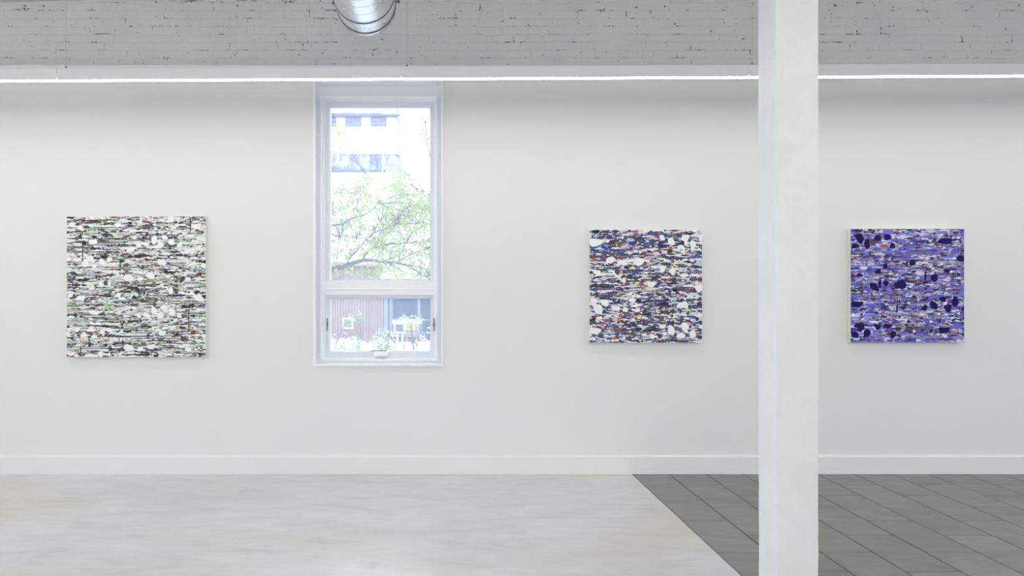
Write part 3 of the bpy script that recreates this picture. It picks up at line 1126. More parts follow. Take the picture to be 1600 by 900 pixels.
def picture(x0, y0, x1, y1, cv, label):
    YF_ = YW - TH - 0.002
    a, b = P(x0, y1, YF_), P(x1, y0, YF_)
    root = thing('painting', ((a.x + b.x) / 2, YW, a.z), label, 'painting', 'abstract paintings on the white wall')
    q = MB()
    q.box(a.x, b.x, YF_, YW - .002, a.z, b.z, 0.002)
    part(q, 'canvas', M['canvas'], root)
    n = GN
    X = np.linspace(a.x + .0008, b.x - .0008, n, dtype=np.float32)
    Z = np.linspace(b.z - .0008, a.z + .0008, n, dtype=np.float32)
    co = np.zeros((n, n, 3), dtype=np.float32)
    co[:, :, 0] = X[None, :] - root.location.x
    co[:, :, 2] = Z[:, None] - root.location.z
    co[:, :, 1] = YF_ - 0.0008 - np.minimum(cv.h, 1.5) * 0.0004 - root.location.y
    i = np.arange(n * n, dtype=np.int32).reshape(n, n)
    quad = np.stack([i[1:, :-1], i[1:, 1:], i[:-1, 1:], i[:-1, :-1]], axis=-1).reshape(-1, 4)
    me_ = bpy.data.meshes.new('painted_face')
    me_.vertices.add(n * n)
    me_.vertices.foreach_set('co', co.reshape(-1))
    me_.loops.add(quad.size)
    me_.loops.foreach_set('vertex_index', quad.reshape(-1))
    me_.polygons.add(len(quad))
    me_.polygons.foreach_set('loop_start', np.arange(0, quad.size, 4, dtype=np.int32))
    me_.update(calc_edges=True)
    at = me_.color_attributes.new('paint', 'FLOAT_COLOR', 'POINT')
    rgba = np.ones((n * n, 4), dtype=np.float32)
    rgba[:, :3] = cv.c.reshape(-1, 3)
    at.data.foreach_set('color', rgba.reshape(-1))
    me_.materials.append(M['paint'])
    link('painted_face', me_, root)
    return root


picture(104.3, 338.3, 321.6, 558, paint_white(), 'large square painting of pale and dark horizontal smears left of the window')
picture(921, 359, 1097, 535.5, paint_multi(), 'smaller square painting with white patches, orange and yellow flecks, left of the post')
picture(1329, 357.5, 1506.5, 535, paint_blue(), 'square violet blue painting with navy patches right of the post')

# ------------------------------------------------------------------ outside the window
GZ = -0.6


def simple(name, c, rough=0.8, var=0.12, scale=4.0, stretch=(1, 1, 1)):
    m = material(name, c, rough, spec=0.2)
    t = NT(m)
    n = t.noise(t.world(stretch), scale, 5, 0.6)
    t.color(t.ramp(n, [(0.3, tuple(v * (1 - var) for v in c[:3]) + (1,)), (0.7, tuple(min(1, v * (1 + var)) for v in c[:3]) + (1,))]))
    return m


M['ground'] = simple('pale_gravel', (0.490, 0.490, 0.476, 1), 0.9, 0.1, 3)
M['stucco'] = simple('white_stucco', (0.544, 0.544, 0.537, 1), 0.9, 0.03, 0.6, (1, 1, 5))
M['wbrick'] = simple('warm_white_brick', (0.544, 0.527, 0.510, 1), 0.9, 0.04, 2.0, (1, 1, 6))
M['slate'] = simple('slate_blue_paint', (0.136, 0.156, 0.245, 1), 0.7, 0.15)
M['farglass'] = material('dim_far_glass', (0.177, 0.197, 0.306, 1), 0.15)
M['siding'] = simple('mauve_brown_boards', (0.29, 0.222, 0.228, 1), 0.85, 0.16, 7, (1, 1, 0.12))
M['fascia'] = simple('pink_brown_fascia', (0.354, 0.245, 0.224, 1), 0.8, 0.1)
M['bluetrim'] = simple('blue_grey_trim', (0.204, 0.258, 0.354, 1), 0.7, 0.08)
M['nightglass'] = material('dark_blue_glass', (0.048, 0.075, 0.136, 1), 0.25)
M['bark'] = simple('grey_bark', (0.109, 0.102, 0.122, 1), 0.9, 0.3, 14)
M['yellow'] = material('yellow_paint', (0.530, 0.476, 0.109, 1), 0.6)
M['paleyellow'] = material('pale_yellow_paint', (0.56, 0.53, 0.27, 1), 0.6)
M['whitepaint'] = material('white_outdoor_paint', (0.80, 0.81, 0.84, 1), 0.6)
M['redboard'] = simple('faded_red_board', (0.326, 0.238, 0.218, 1), 0.8, 0.1)
M['cream'] = simple('cream_card', (0.503, 0.462, 0.354, 1), 0.8, 0.06)
M['pot'] = material('dark_blue_glaze', (0.034, 0.048, 0.102, 1), 0.3)


def leaf_mat(name, c, tr):
    m = bpy.data.materials.new(name)
    m.use_nodes = True
    nt = m.node_tree
    b = nt.nodes['Principled BSDF']
    b.inputs['Base Color'].default_value = c
    b.inputs['Roughness'].default_value = 0.5
    t = nt.nodes.new('ShaderNodeBsdfTranslucent')
    t.inputs['Color'].default_value = tr
    mx = nt.nodes.new('ShaderNodeMixShader')
    mx.inputs['Fac'].default_value = 0.4
    nt.links.new(b.outputs[0], mx.inputs[1])
    nt.links.new(t.outputs[0], mx.inputs[2])
    nt.links.new(mx.outputs[0], nt.nodes['Material Output'].inputs['Surface'])
    return m


M['leaf'] = leaf_mat('young_green_leaf', (0.25, 0.315, 0.08, 1), (0.38, 0.44, 0.12, 1))
M['leaf2'] = leaf_mat('pale_green_leaf', (0.33, 0.41, 0.20, 1), (0.42, 0.5, 0.26, 1))
M['leaf3'] = leaf_mat('grey_green_leaf', (0.20, 0.28, 0.18, 1), (0.28, 0.38, 0.23, 1))
M['petal'] = material('white_petals', (0.84, 0.85, 0.85, 1), 0.7)

mb = MB()
mb.box(-45, 45, -60, 100, GZ - .3, GZ)
o = mb.build('ground', M['ground'])
tag(o, 'bright pale gravel yard outside the window', 'ground', kind='structure')


def stained():
    m = material('stained_parapet', (0.6, 0.6, 0.6, 1), 0.9, spec=0.2)
    t = NT(m)
    s1 = t.noise(t.world((1.5, 1, 0.10)), 3.2, 6, 0.75)
    s2 = t.noise(t.world((1, 1, 0.9)), 1.4, 4, 0.6)
    f = t.n.new('ShaderNodeMath')
    f.operation = 'ADD'
    t.link(s1, f.inputs[0])
    t.link(s2, f.inputs[1])
    t.color(t.ramp(f.outputs[0], [(0.43, (0.12, 0.13, 0.19, 1)), (0.5, (0.25, 0.265, 0.33, 1)), (0.57, (0.48, 0.48, 0.51, 1))]))
    # ramp works on 0..1, so halve the sum
    h_ = t.n.new('ShaderNodeMath')
    h_.operation = 'MULTIPLY'
    h_.inputs[1].default_value = 0.5
    t.link(f.outputs[0], h_.inputs[0])
    for l in list(t.t.links):
        if l.to_node.type == 'VALTORGB':
            t.t.links.remove(l)
    ramp = [n for n in t.n if n.type == 'VALTORGB'][0]
    t.link(h_.outputs[0], ramp.inputs['Fac'])
    return m


M['stain'] = stained()

# --- tall white block
Y1 = 55.0
xr_ = P(623, 0, Y1).x
B1 = thing('building', (xr_ - 7, Y1, GZ), 'tall white building with a row of small blue upper windows', 'building')
ztop = P(0, 150, Y1).z
mb = MB()
mb.box(xr_ - 14, xr_, Y1, Y1 + 12, GZ, ztop)
part(mb, 'wall', M['stucco'], B1)
zc = P(0, 181.5, Y1).z
mb = MB()
mb.box(xr_ - 14, xr_ + .1, Y1 - .3, Y1, zc - .05, zc + .06)
rr = random.Random(5)
xx = xr_ - 9
while xx < xr_ - 0.6:
    w_ = rr.uniform(.15, .7)
    mb.box(xx, xx + w_, Y1 - .3, Y1 - .05, zc + .05, zc + .05 + rr.uniform(.02, .13), .012)
    xx += w_ * rr.uniform(.7, 1.1)
part(mb, 'cornice', M['slate'], B1)
for (wa, wb) in ((509.5, 525), (540, 564), (579.5, 603.3)):
    a, b = P(wa, 197.2, Y1), P(wb, 183.4, Y1)
    q = MB()
    q.ring(a.x, b.x, a.z, b.z, .055, .055, .055, .055, Y1 - .07, Y1 + .02)
    wf = part(q, 'window_frame', M['slate'], B1)
    q = MB()
    q.box(a.x + .05, b.x - .05, Y1 - .03, Y1 - .02, a.z + .05, b.z - .05)
    part(q, 'pane', M['farglass'], wf)
    q = MB()
    for k in (1, 2):
        xm = a.x + (b.x - a.x) * k / 3
        q.box(xm - .018, xm + .018, Y1 - .055, Y1 - .03, a.z + .05, b.z - .05)
    q.box(a.x + .05, b.x - .05, Y1 - .055, Y1 - .03, (a.z + b.z) / 2 - .016, (a.z + b.z) / 2 + .016)
    part(q, 'muntin', M['slate'], wf)
q = MB()
a, b = P(618.5, 192, Y1 - .3), P(624.2, 150, Y1 - .3)
q.box(a.x, b.x, Y1 - .3, Y1 - .02, P(0, 181, Y1).z, b.z, .03)
q.box(a.x + .13, b.x, Y1 - .3, Y1 - .02, a.z, P(0, 181, Y1).z, .03)
q.box(b.x - .09, b.x - .02, Y1 - .2, Y1 - .02, 6.0, a.z + .05, .02)
part(q, 'downspout', material('lavender_grey_pipe', (0.28, 0.29, 0.40, 1), 0.5), B1)

# --- lower block in front of it
Y2 = 52.0
xr2 = P(626, 0, Y2).x
B2 = thing('building', (xr2 - 7, Y2, GZ), 'lower white brick block with a dark streaked parapet', 'building')
zp, zq = P(0, 240, Y2).z, P(0, 266, Y2).z
mb = MB()
mb.box(xr2 - 14, xr2 - .02, Y2, Y2 + 2.3, GZ, zq)
part(mb, 'wall', M['wbrick'], B2)
mb = MB()
mb.box(xr2 - 14, P(624.5, 0, Y2).x, Y2 - .1, Y2 + 2.3, zq, zp - .06)
part(mb, 'parapet', M['stain'], B2)
mb = MB()
mb.box(xr2 - 14, P(625, 0, Y2).x, Y2 - .16, Y2 + 2.3, zp - .07, zp, .02)
part(mb, 'coping', M['stucco'], B2)
mb = MB()
mb.box(xr2 - 14, P(608, 0, Y2).x, Y2 - .2, Y2, zq - .10, zq + .02, .02)
part(mb, 'ledge', M['slate'], B2)
mb = MB()
mb.box(P(624.7, 0, Y2).x, P(626.6, 0, Y2).x, Y2 - .12, Y2, GZ, P(0, 249, Y2).z, .02)
part(mb, 'corner_strip', M['bluetrim'], B2)
a, b = P(531, 354, Y2 - .4), P(546, 342, Y2 - .4)
mb = MB()
mb.box(a.x, b.x, Y2 - .45, Y2, a.z + .18, b.z, .04)
mb.box(a.x + .22, b.x + .02, Y2 - .45, Y2 - .1, a.z, a.z + .24, .04)
mb.box(a.x + .1, a.x + .16, Y2 - .3, Y2, a.z - .4, a.z + .2)
part(mb, 'wall_lamp', M['slate'], B2)
mb = MB()
a, b = P(537, 377, Y2 - .2), P(545, 375, Y2 - .2)
mb.box(a.x, b.x, Y2 - .25, Y2, a.z, b.z, .02)
part(mb, 'vent_hood', M['bluetrim'], B2)

# --- board-sided garage
Y3 = 29.0
GAR = thing('garage', (P(560, 0, Y3).x, Y3, GZ), 'low mauve brown board-sided garage with dark blue windows', 'garage')
zt_ = P(0, 416, Y3).z
zt2 = P(0, 436, Y3).z
xs_ = P(591, 0, Y3).x
xe = P(760, 0, Y3).x
x0_ = P(430, 0, Y3).x
mb = MB()
mb.box(x0_, xs_, Y3 + .03, Y3 + 5, GZ, zt_)
mb.box(xs_, xe, Y3 + .03, Y3 + 5, GZ, zt2)
part(mb, 'wall', M['siding'], GAR)
mb = MB()
xx = x0_
rr = random.Random(9)
while xx < xe - .05:
    w_ = 0.105
    top = zt_ if xx + w_ < xs_ else zt2
    dd = rr.uniform(0, .008)
    mb.box(xx, xx + w_ - .012, Y3 - dd, Y3 + .035, GZ, top)
    xx += w_
o = part(mb, 'board_siding', M['siding'], GAR)
o['kind'] = 'stuff'
mb = MB()
mb.box(x0_, xs_ + .1, Y3 - .35, Y3 + 5.2, zt_, P(0, 411.5, Y3).z, .01)
part(mb, 'fascia', M['fascia'], GAR)
mb = MB()
mb.add([(xs_ + .1, Y3 - .3, zt2), (xe, Y3 - .3, zt2), (xe, Y3 + 3.5, zt2 + .75), (xs_ + .1, Y3 + 3.5, zt2 + .75),
        (xs_ + .1, Y3 - .3, zt2 + .08), (xe, Y3 - .3, zt2 + .08), (xe, Y3 + 3.5, zt2 + .83), (xs_ + .1, Y3 + 3.5, zt2 + .83)],
       [(0, 3, 2, 1), (4, 5, 6, 7), (0, 1, 5, 4), (1, 2, 6, 5), (2, 3, 7, 6), (3, 0, 4, 7)])
part(mb, 'shed_roof', M['stucco'], GAR)
for (wa, wb, ya_, yb_) in ((600.5, 606, 462, 524), (609, 613, 462, 524)):
    a, b = P(wa, yb_, Y3 - .06), P(wb, ya_, Y3 - .06)
    mb = MB()
    mb.box(a.x, b.x, Y3 - .06, Y3 + .02, a.z, b.z + .4, .01)
    part(mb, 'door_trim', M['bluetrim'], GAR)
a, b = P(611, 527, Y3 - .1), P(700, 523, Y3 - .1)
mb = MB()
mb.box(a.x, b.x, Y3 - .12, Y3 + .02, a.z, b.z, .01)
part(mb, 'window_sill', M['bluetrim'], GAR)
for (wa, wb, ya_, yb_) in ((612, 654.5, 446, 524), (654.5, 697, 446, 524)):
    a, b = P(wa, yb_, Y3 - .05), P(wb, ya_, Y3 - .05)
    q = MB()
    q.ring(a.x, b.x, a.z, b.z, .05, .05, .05, .05, Y3 - .06, Y3 + .02)
    if wa > 640:
        c, d = P(658, 521, Y3 - .07), P(676, 499, Y3 - .07)
        q.ring(c.x, d.x, c.z, d.z, .045, .045, .045, .045, Y3 - .06, Y3 + .01)
    else:
        zm = P(0, 499, Y3).z
        q.box(a.x, b.x, Y3 - .055, Y3 + .01, zm - .03, zm + .03)
    wf = part(q, 'window_frame', M['bluetrim'], GAR)
    q = MB()
    q.box(a.x + .04, b.x - .04, Y3 - .03, Y3 - .02, a.z + .04, b.z - .04)
    part(q, 'pane', M['nightglass'], wf)

# --- things standing in the yard
Y4 = 25.6
a, b = P(615.5, 520.5, Y4), P(632.5, 505, Y4)
BX = thing('post_box', ((a.x + b.x) / 2, Y4, GZ), 'white framed box on two white posts in the yard', 'box')
q = MB()
q.ring(a.x, b.x, a.z, b.z, .045, .045, .04, .04, Y4, Y4 + .22)
part(q, 'box_frame', M['whitepaint'], BX)
q = MB()
q.box(a.x + .04, b.x - .04, Y4 + .06, Y4 + .2, a.z + .03, b.z - .03)
part(q, 'box_panel', simple('grey_blue_panel', (0.16, 0.175, 0.25, 1)), BX)
q = MB()
q.add([(a.x - .06, Y4 - .06, b.z), (b.x + .06, Y4 - .06, b.z), (b.x + .06, Y4 + .26, b.z + .05), (a.x - .06, Y4 + .26, b.z + .05),
       (a.x - .06, Y4 - .06, b.z + .025), (b.x + .06, Y4 - .06, b.z + .025), (b.x + .06, Y4 + .26, b.z + .075), (a.x - .06, Y4 + .26, b.z + .075)],
      [(0, 3, 2, 1), (4, 5, 6, 7), (0, 1, 5, 4), (1, 2, 6, 5), (2, 3, 7, 6), (3, 0, 4, 7)])
part(q, 'box_roof', M['whitepaint'], BX)
for pxx in (620.7, 628.8):
    cx = P(pxx, 0, Y4).x
    q = MB()
    q.box(cx - .026, cx + .026, Y4 + .07, Y4 + .13, GZ, a.z + .01, .006)
    part(q, 'post', M['whitepaint'], BX)

Y5 = 25.2
a, b = P(624.5, 549, Y5), P(639.5, 535, Y5)
q = MB()
q.box(-(b.x - a.x) / 2, (b.x - a.x) / 2, 0, .3, 0, b.z - GZ, .012)
o = q.build('crate', M['cream'])
o.location = ((a.x + b.x) / 2, Y5, GZ)
o.rotation_euler = (0, 0, -.08)
tag(o, 'cream box on the gravel in front of the two white posts', 'box')

Y6 = 27.6
a, b = P(632, 523, Y6), P(655, 504, Y6)
SG = thing('sign_board', ((a.x + b.x) / 2, Y6, GZ), 'faded reddish board with a yellow square frame, before the blue window', 'board')
q = MB()
q.box(a.x, b.x, Y6, Y6 + .05, a.z, b.z, .008)
part(q, 'board', M['redboard'], SG)
q = MB()
for xx in (a.x + .08, b.x - .08):
    q.box(xx - .03, xx + .03, Y6 + .05, Y6 + .1, GZ, b.z)
part(q, 'stake', M['redboard'], SG)


def yellow_frame(x0, x1, y0, y1, Y, parent, back, paint='yellow'):
    a_, b_ = P(x0, y1, Y), P(x1, y0, Y)
    q_ = MB()
    q_.ring(a_.x, b_.x, a_.z, b_.z, .055, .055, .055, .055, Y, Y + .05)
    part(q_, 'yellow_frame', M[paint], parent)
    q_ = MB()
    q_.box(a_.x + .05, b_.x - .05, Y + .03, Y + .045, a_.z + .05, b_.z - .05)
    part(q_, 'frame_panel', back, parent)
    return a_, b_


yellow_frame(633.5, 648.5, 501, 515.5, Y6 - .06, SG, simple('dim_brown_panel', (0.24, 0.2, 0.23, 1)))
Y7 = 28.4
a, b = P(535.5, 514, Y7), P(551.8, 496.5, Y7)
YFm = thing('square_frame', ((a.x + b.x) / 2, Y7, GZ), 'pale yellow square frame standing before the left part of the garage', 'frame')
yellow_frame(535.5, 551.8, 496.5, 514, Y7, YFm, simple('dim_green_panel', (0.22, 0.24, 0.2, 1)), 'paleyellow')
q = MB()
q.tube([((a.x + b.x) / 2, Y7 + .06, GZ), ((a.x + b.x) / 2, Y7 + .06, b.z)], .02, 6)
part(q, 'stake', M['siding'], YFm)

Y8 = 24.4
for (cx, cy, w_, h_, lab) in ((674.5, 525, 19, 13, 'dark round glazed pot, the lower of two beside the garage window'), (674, 515.6, 15, 7.5, 'dark round glazed pot set on top of a larger one')):
    c = P(cx, cy, Y8)
    rw, rh = w_ / 2 * Y8 / F, h_ / 2 * Y8 / F
    T = thing('pot', (c.x, Y8, c.z - rh), lab, 'pot')
    q = MB()
    n_ = 24
    pr_ = [(-1, .55), (-.7, .85), (-.1, 1.0), (.5, .93), (.85, .8), (.85, .7), (.3, .72)]
    vs, fs = [], []
    for zz, r_ in pr_:
        vs += [(c.x + rw * r_ * math.cos(6.2832 * k / n_), Y8 + rw * r_ * math.sin(6.2832 * k / n_), c.z + rh * zz) for k in range(n_)]
    for i in range(len(pr_) - 1):
        fs += [(i * n_ + k, i * n_ + (k + 1) % n_, (i + 1) * n_ + (k + 1) % n_, (i + 1) * n_ + k) for k in range(n_)]
    fs.append(tuple(range(n_))[::-1])
    fs.append(tuple((len(pr_) - 1) * n_ + k for k in range(n_)))
    q.add(vs, fs)
    part(q, 'body', M['pot'], T, True)
    q = MB()
    q.tube([(c.x + rw * .84 * math.cos(6.2832 * k / n_), Y8 + rw * .84 * math.sin(6.2832 * k / n_), c.z + rh * .88) for k in range(n_ + 1)], .016, 6, False)
    part(q, 'rim', M['whitepaint'], T)
    if h_ > 10:
        base_z = c.z - rh
        q = MB()
        q.box(c.x - rw * .8, c.x + rw * .8, Y8 - rw * .8, Y8 + rw * .8, GZ, base_z, .03)
        st = q.build('plinth', M['stucco'])
        tag(st, 'pale block under the dark round pots', 'plinth')


def leaves(q, c, n, spread, size, r, flat=0.35):
    for _ in range(n):
        p = c + Vector((r.gauss(0, spread), r.gauss(0, spread), r.gauss(0, spread * .8)))
        a_ = Vector((r.uniform(-1, 1), r.uniform(-1, 1), r.uniform(-1, .5))).normalized()
        b_ = a_.cross(Vector((r.uniform(-1, 1), r.uniform(-1, 1), r.uniform(-1, 1)))).normalized()
        l_ = size * r.uniform(.6, 1.25)
        w_ = l_ * r.uniform(.25, .42)
        nrm = a_.cross(b_) * w_ * flat
        q.add([p, p + a_ * l_ * .5 + b_ * w_ + nrm, p + a_ * l_, p + a_ * l_ * .5 - b_ * w_ + nrm], [(0, 1, 2), (0, 2, 3)])


def smooth(pts, n=4):
    """Catmull-Rom through the points"""
    out = []
    for i in range(len(pts) - 1):
        p0, p1, p2, p3 = pts[max(i - 1, 0)], pts[i], pts[i + 1], pts[min(i + 2, len(pts) - 1)]
        for k in range(n):
            t = k / n
            out.append(0.5 * ((2 * p1) + (p2 - p0) * t + (2 * p0 - 5 * p1 + 4 * p2 - p3) * t * t + (3 * p1 - p0 - 3 * p2 + p3) * t ** 3))
    out.append(pts[-1])
    return out


# --- the near tree whose boughs cross the window
YT = 14.0
TR = thing('tree', (P(440, 0, YT).x, YT, GZ), 'near tree with dark bare boughs and young leaves across the window', 'tree')
rt = random.Random(21)
BR = [  # bough: list of (x, y, radius in px, depth shift)
    [(440, 470, 6.5, 0), (480, 440, 5.4, 0), (518, 422, 4.4, .1), (543, 414, 3.9, .1), (566, 407, 3.2, 0), (582, 407, 2.9, -.1), (604, 409.5, 2.6, -.1), (623, 411, 2.3, -.1), (641, 418, 1.5, -.2), (657, 427, 1.2, -.3), (674, 438, 1.0, -.3)],
    [(623, 411, 1.6, -.1), (646, 416, 1.2, .2), (675, 422, .9, .4), (700, 428, .7, .5)],
    [(566, 407, 2.2, 0), (574, 394, 2.0, .2), (592, 385, 1.9, .4), (612, 381, 1.8, .5), (640, 379.5, 1.5, .7), (673, 375, 1.2, .9), (720, 362, .8, 1.1)],
    [(541, 414, 1.7, .1), (548, 402, 1.5, -.1), (560, 389, 1.3, -.3), (572, 375, 1.2, -.4), (585, 363.5, 1.1, -.5), (604, 357, .9, -.6), (618, 350, .7, -.6)],
    [(585, 363.5, .9, -.5), (588, 354, .8, -.6), (595, 347, .6, -.7)],
    [(560, 389, .9, -.3), (548, 399, .8, -.2)],
    [(597, 373, 1.3, .3), (611, 360, 1.2, .4), (621, 349, 1.5, .5), (634, 336, 1.3, .6), (646, 327, 1.0, .7), (662, 300, .6, .8)],
    [(500, 356, 1.6, -.6), (520, 352, 1.4, -.6), (536, 350, 1.2, -.5), (548, 342, 1.2, -.5), (566, 337, 1.1, -.4), (582, 328, .8, -.3), (590, 318, .5, -.3)],
    [(566, 337, .9, -.4), (560, 330, .9, -.4), (556, 325, .8, -.5), (545, 331, .7, -.5), (529, 331, .6, -.6), (516, 338, .5, -.6)],
    [(566, 337, .8, -.4), (566, 318, .7, -.3), (564, 300, .6, -.3), (570, 283, .5, -.2), (573, 274, .4, -.2)],
    [(606, 410, 1.2, -.1), (618, 418, 1.0, -.3), (636, 427, .9, -.5), (654, 430, .8, -.6), (668, 433, .6, -.7)],
    [(600, 408, 1.1, 0), (616, 402, .9, .2), (624, 400, .8, .2), (640, 396, .8, .3), (663, 390, .7, .5)],
    [(627, 406, 1.2, .2), (645, 396, 1.1, .2), (664, 390, .9, .3)],
    [(623, 411, 1.2, -.1), (623.5, 400, .9, -.1), (628, 392, .6, -.1), (636, 378, .5, 0)],
    [(567, 414, .9, .1), (573, 421, .8, 0), (577, 428, .6, -.1), (583, 432, .5, -.1)],
    [(543, 416, .8, .1), (546, 422, .7, .1), (556, 421, .5, 0)],
    [(520, 438, .9, .2), (530, 434, .8, .1), (545, 428, .5, 0)],
    [(526, 410, .8, .1), (527, 395, .7, .2), (530, 383, .6, .3), (532, 372, .5, .4)],
    [(541, 414, 1.0, .1), (547, 400, .8, .3), (555, 386, .6, .4), (557, 374, .5, .5)],
    [(580, 404, .9, 0), (590, 396, .8, .2), (600, 389, .7, .3), (606, 383, .5, .4)],
    [(575, 394, .8, .2), (586, 386, .7, .1), (586, 378, .7, .0), (577, 382, .6, 0)],
    [(634, 379.5, .9, .7), (642, 372, .8, .8), (650, 365, .6, .9), (660, 352, .5, 1)],
    [(640, 310, .9, .6), (650, 318, .8, .6), (660, 328, .6, .6)],
    [(648, 292, .8, .6), (658, 302, .7, .6), (668, 312, .6, .7)],
    [(690, 280, 1.3, .5), (675, 252, 1.15, .4), (668, 228, 1.05, .3), (665.5, 205, 1.0, .3), (664, 187, 1.0, .3)],
]
node = []
for bi, b_ in enumerate(BR):
    pts = [P(x, y, YT + dz_) for x, y, r_, dz_ in b_]
    rad = [r_ * (.72 if r_ < 1 else .9) * YT / F for _, _, r_, _ in b_]
    sp = smooth(pts, 4)
    sr = []
    for i in range(len(rad) - 1):
        sr += [rad[i] + (rad[i + 1] - rad[i]) * k / 4 for k in range(4)]
    sr.append(rad[-1])
    q = MB()
    q.tube(sp, sr, 6)
    part(q, 'branch', M['bark'], TR, True)
    for p_ in sp[2:]:
        node.append(p_)
q = MB()
base = P(440, 0, YT)
base.z = GZ
top_ = P(440, 470, YT)
q.tube(smooth([base, Vector((base.x - .1, YT, .2)), top_, Vector((base.x - .1, YT + .3, 2.4)), Vector((base.x + .2, YT + .5, 4.6))], 4), [.17] * 5 + [.14] * 4 + [.11] * 4 + [.05] * 4, 10)
part(q, 'trunk', M['bark'], TR, True)
q = MB()
q.tube(smooth([Vector((base.x - .1, YT + .3, 2.3)), P(470, 368, YT - .6), P(500, 356, YT - .6)], 4), [.05] * 3 + [.03] * 3 + [.02] * 3, 6)
part(q, 'branch', M['bark'], TR, True)
# twigs and leaf clusters
tw, lf = MB(), MB()
clus = []
for (xa_, xb_, ya_, yb_, n_) in ((596, 676, 330, 436, 86), (604, 674, 300, 340, 40), (612, 642, 262, 300, 12), (560, 612, 306, 360, 26), (518, 562, 298, 332, 14), (518, 548, 335, 408, 16),
                                 (566, 600, 360, 408, 20), (640, 674, 295, 330, 14), (540, 600, 416, 436, 10), (518, 534, 410, 438, 6), (676, 760, 250, 440, 60), (440, 516, 290, 420, 40)):
    for _ in range(n_):
        clus.append((rt.uniform(xa_, xb_), rt.uniform(ya_, yb_)))
clus += [(573, 277), (568, 284), (575, 284), (566, 298), (560, 296), (571, 296), (530, 200), (534, 205), (527, 206), (523, 222), (522, 236), (664, 190), (667, 212), (664, 214), (533, 296), (545, 302), (550, 303)]
for cx, cy in clus:
    c = P(cx, cy, YT + rt.gauss(.2, .7))
    near = sorted(node, key=lambda p_: (p_ - c).length)[0]
    if (near - c).length < 1.1:
        mid = (near + c) / 2 + Vector((rt.gauss(0, .04), rt.gauss(0, .05), rt.gauss(.05, .04)))
        tw.tube(smooth([near, mid, c], 3), [.0055] * 3 + [.0045] * 3 + [.003], 4)
    leaves(lf, c, rt.randint(7, 12), .065, .075, rt)
o = part(tw, 'twigs', M['bark'], TR)
o['kind'] = 'stuff'
o = part(lf, 'foliage', M['leaf'], TR)
o['kind'] = 'stuff'

# --- paler tree behind it
YT2 = 19.0
T2 = thing('tree', (P(720, 0, YT2).x, YT2, GZ), 'paler leafy tree farther back on the right side of the window', 'tree')
q = MB()
bx_ = P(720, 0, YT2).x
q.tube(smooth([Vector((bx_, YT2, GZ)), Vector((bx_ - .1, YT2, 1.2)), Vector((bx_ + .15, YT2 + .2, 2.8)), Vector((bx_ - .05, YT2 + .3, 5.0))], 4), [.13] * 4 + [.1] * 4 + [.05] * 4 + [.015], 8)
part(q, 'trunk', M['bark'], T2, True)
lf, tw = MB(), MB()
for (xa_, xb_, ya_, yb_, n_) in ((594, 690, 326, 438, 130), (600, 668, 296, 340, 60), (610, 632, 262, 300, 26), (616, 626, 248, 268, 6), (575, 604, 330, 400, 26), (575, 600, 300, 330, 6), (690, 780, 260, 440, 90)):
    for _ in range(n_):
        c = P(rt.uniform(xa_, xb_), rt.uniform(ya_, yb_), YT2 + rt.gauss(0, .8))
        leaves(lf, c, rt.randint(5, 9), .11, .085, rt)
        if rt.random() < .3:
            tw.tube([c, c + Vector((rt.uniform(.1, .5), 0, -rt.uniform(.15, .5)))], [.005, .008], 4)
o = part(lf, 'foliage', M['leaf2'], T2)
o['kind'] = 'stuff'
o = part(tw, 'twigs', M['bark'], T2)
o['kind'] = 'stuff'


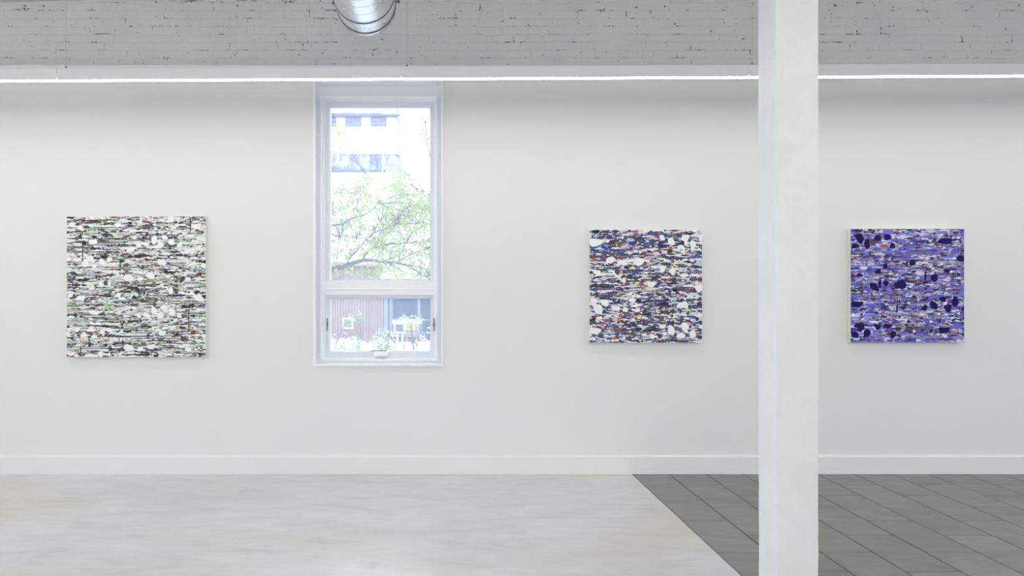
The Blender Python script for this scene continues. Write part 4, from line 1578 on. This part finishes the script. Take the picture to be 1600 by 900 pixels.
# --- shrubs and saplings in the yard
def shrub(x0, x1, y0, y1, Y, n, mat, label, petals=0, size=.075):
    c = P((x0 + x1) / 2, 0, Y)
    root = thing('shrub', (c.x, Y, GZ), label, 'shrub')
    q1, q2, q3 = MB(), MB(), MB()
    for _ in range(n):
        u, v = rt.uniform(-1, 1), rt.random()
        x_ = (x0 + x1) / 2 + (x1 - x0) / 2 * u
        yl = y0 + (y1 - y0) * (abs(u) ** 1.6) * .7
        p_ = P(x_, yl + (y1 - yl) * v, Y + rt.gauss(0, .25))
        leaves(q1, p_, rt.randint(4, 8), .06, size, rt)
        if rt.random() < .25:
            q3.tube([Vector((c.x + (p_.x - c.x) * .3, Y, GZ)), (p_ + Vector((c.x + (p_.x - c.x) * .5, Y, GZ))) / 2, p_], [.01, .007, .004], 4)
    for _ in range(petals):
        p_ = P(rt.uniform(x0, x1), rt.uniform(y0, y1), Y - .2 + rt.gauss(0, .2))
        leaves(q2, p_, 5, .05, .06, rt)
    o_ = part(q1, 'foliage', mat, root)
    o_['kind'] = 'stuff'
    o_ = part(q3, 'stems', M['bark'], root)
    o_['kind'] = 'stuff'
    if petals:
        o_ = part(q2, 'blossom', M['petal'], root)
        o_['kind'] = 'stuff'
    return root


shrub(582, 614, 512, 560, 23.5, 90, M['leaf3'], 'leafy green shrub with white blossom at the foot of the window', 45)
shrub(641, 658, 492, 510, 24.6, 22, M['leaf2'], 'small leafy spray over the yellow frame before the blue window', 10)
shrub(624, 640, 494, 506, 24.9, 14, M['leaf2'], 'small leafy spray above the white framed box', 10)
shrub(546, 568, 490, 504, 27.4, 26, M['leaf3'], 'small green sapling beside the pale yellow frame', 8)
shrub(528, 546, 536, 556, 22.6, 26, M['leaf3'], 'low green plant in the lower left corner of the view', 14)
shrub(548, 564, 527, 552, 23.0, 26, M['leaf3'], 'low bushy plant with bright leaves left of the blossoming shrub', 14)

gc = MB()
for _ in range(1500):
    x_ = rt.uniform(440, 760)
    Y_ = rt.uniform(23.5, 28.5)
    if 612 < x_ < 655 and rt.random() < .8:
        continue
    p_ = P(x_, 0, Y_)
    p_.z = GZ + abs(rt.gauss(0, .09)) * (1 if 560 < x_ < 650 else 1.5)
    leaves(gc, p_, 4, .06, .075, rt)
o = gc.build('groundcover', M['petal'])
tag(o, 'white flowering groundcover along the foot of the garage', 'plants', kind='stuff')

q = MB()
q.tube(smooth([P(521, 560, 20.5), P(527, 532, 20.5), P(536, 512, 20.6), P(541, 503, 20.7)], 4), [.012] * 6 + [.009] * 4 + [.006] * 3, 5)
o = q.build('stake', M['bark'])
tag(o, 'thin dark leaning stick in the lower left of the view', 'stick')
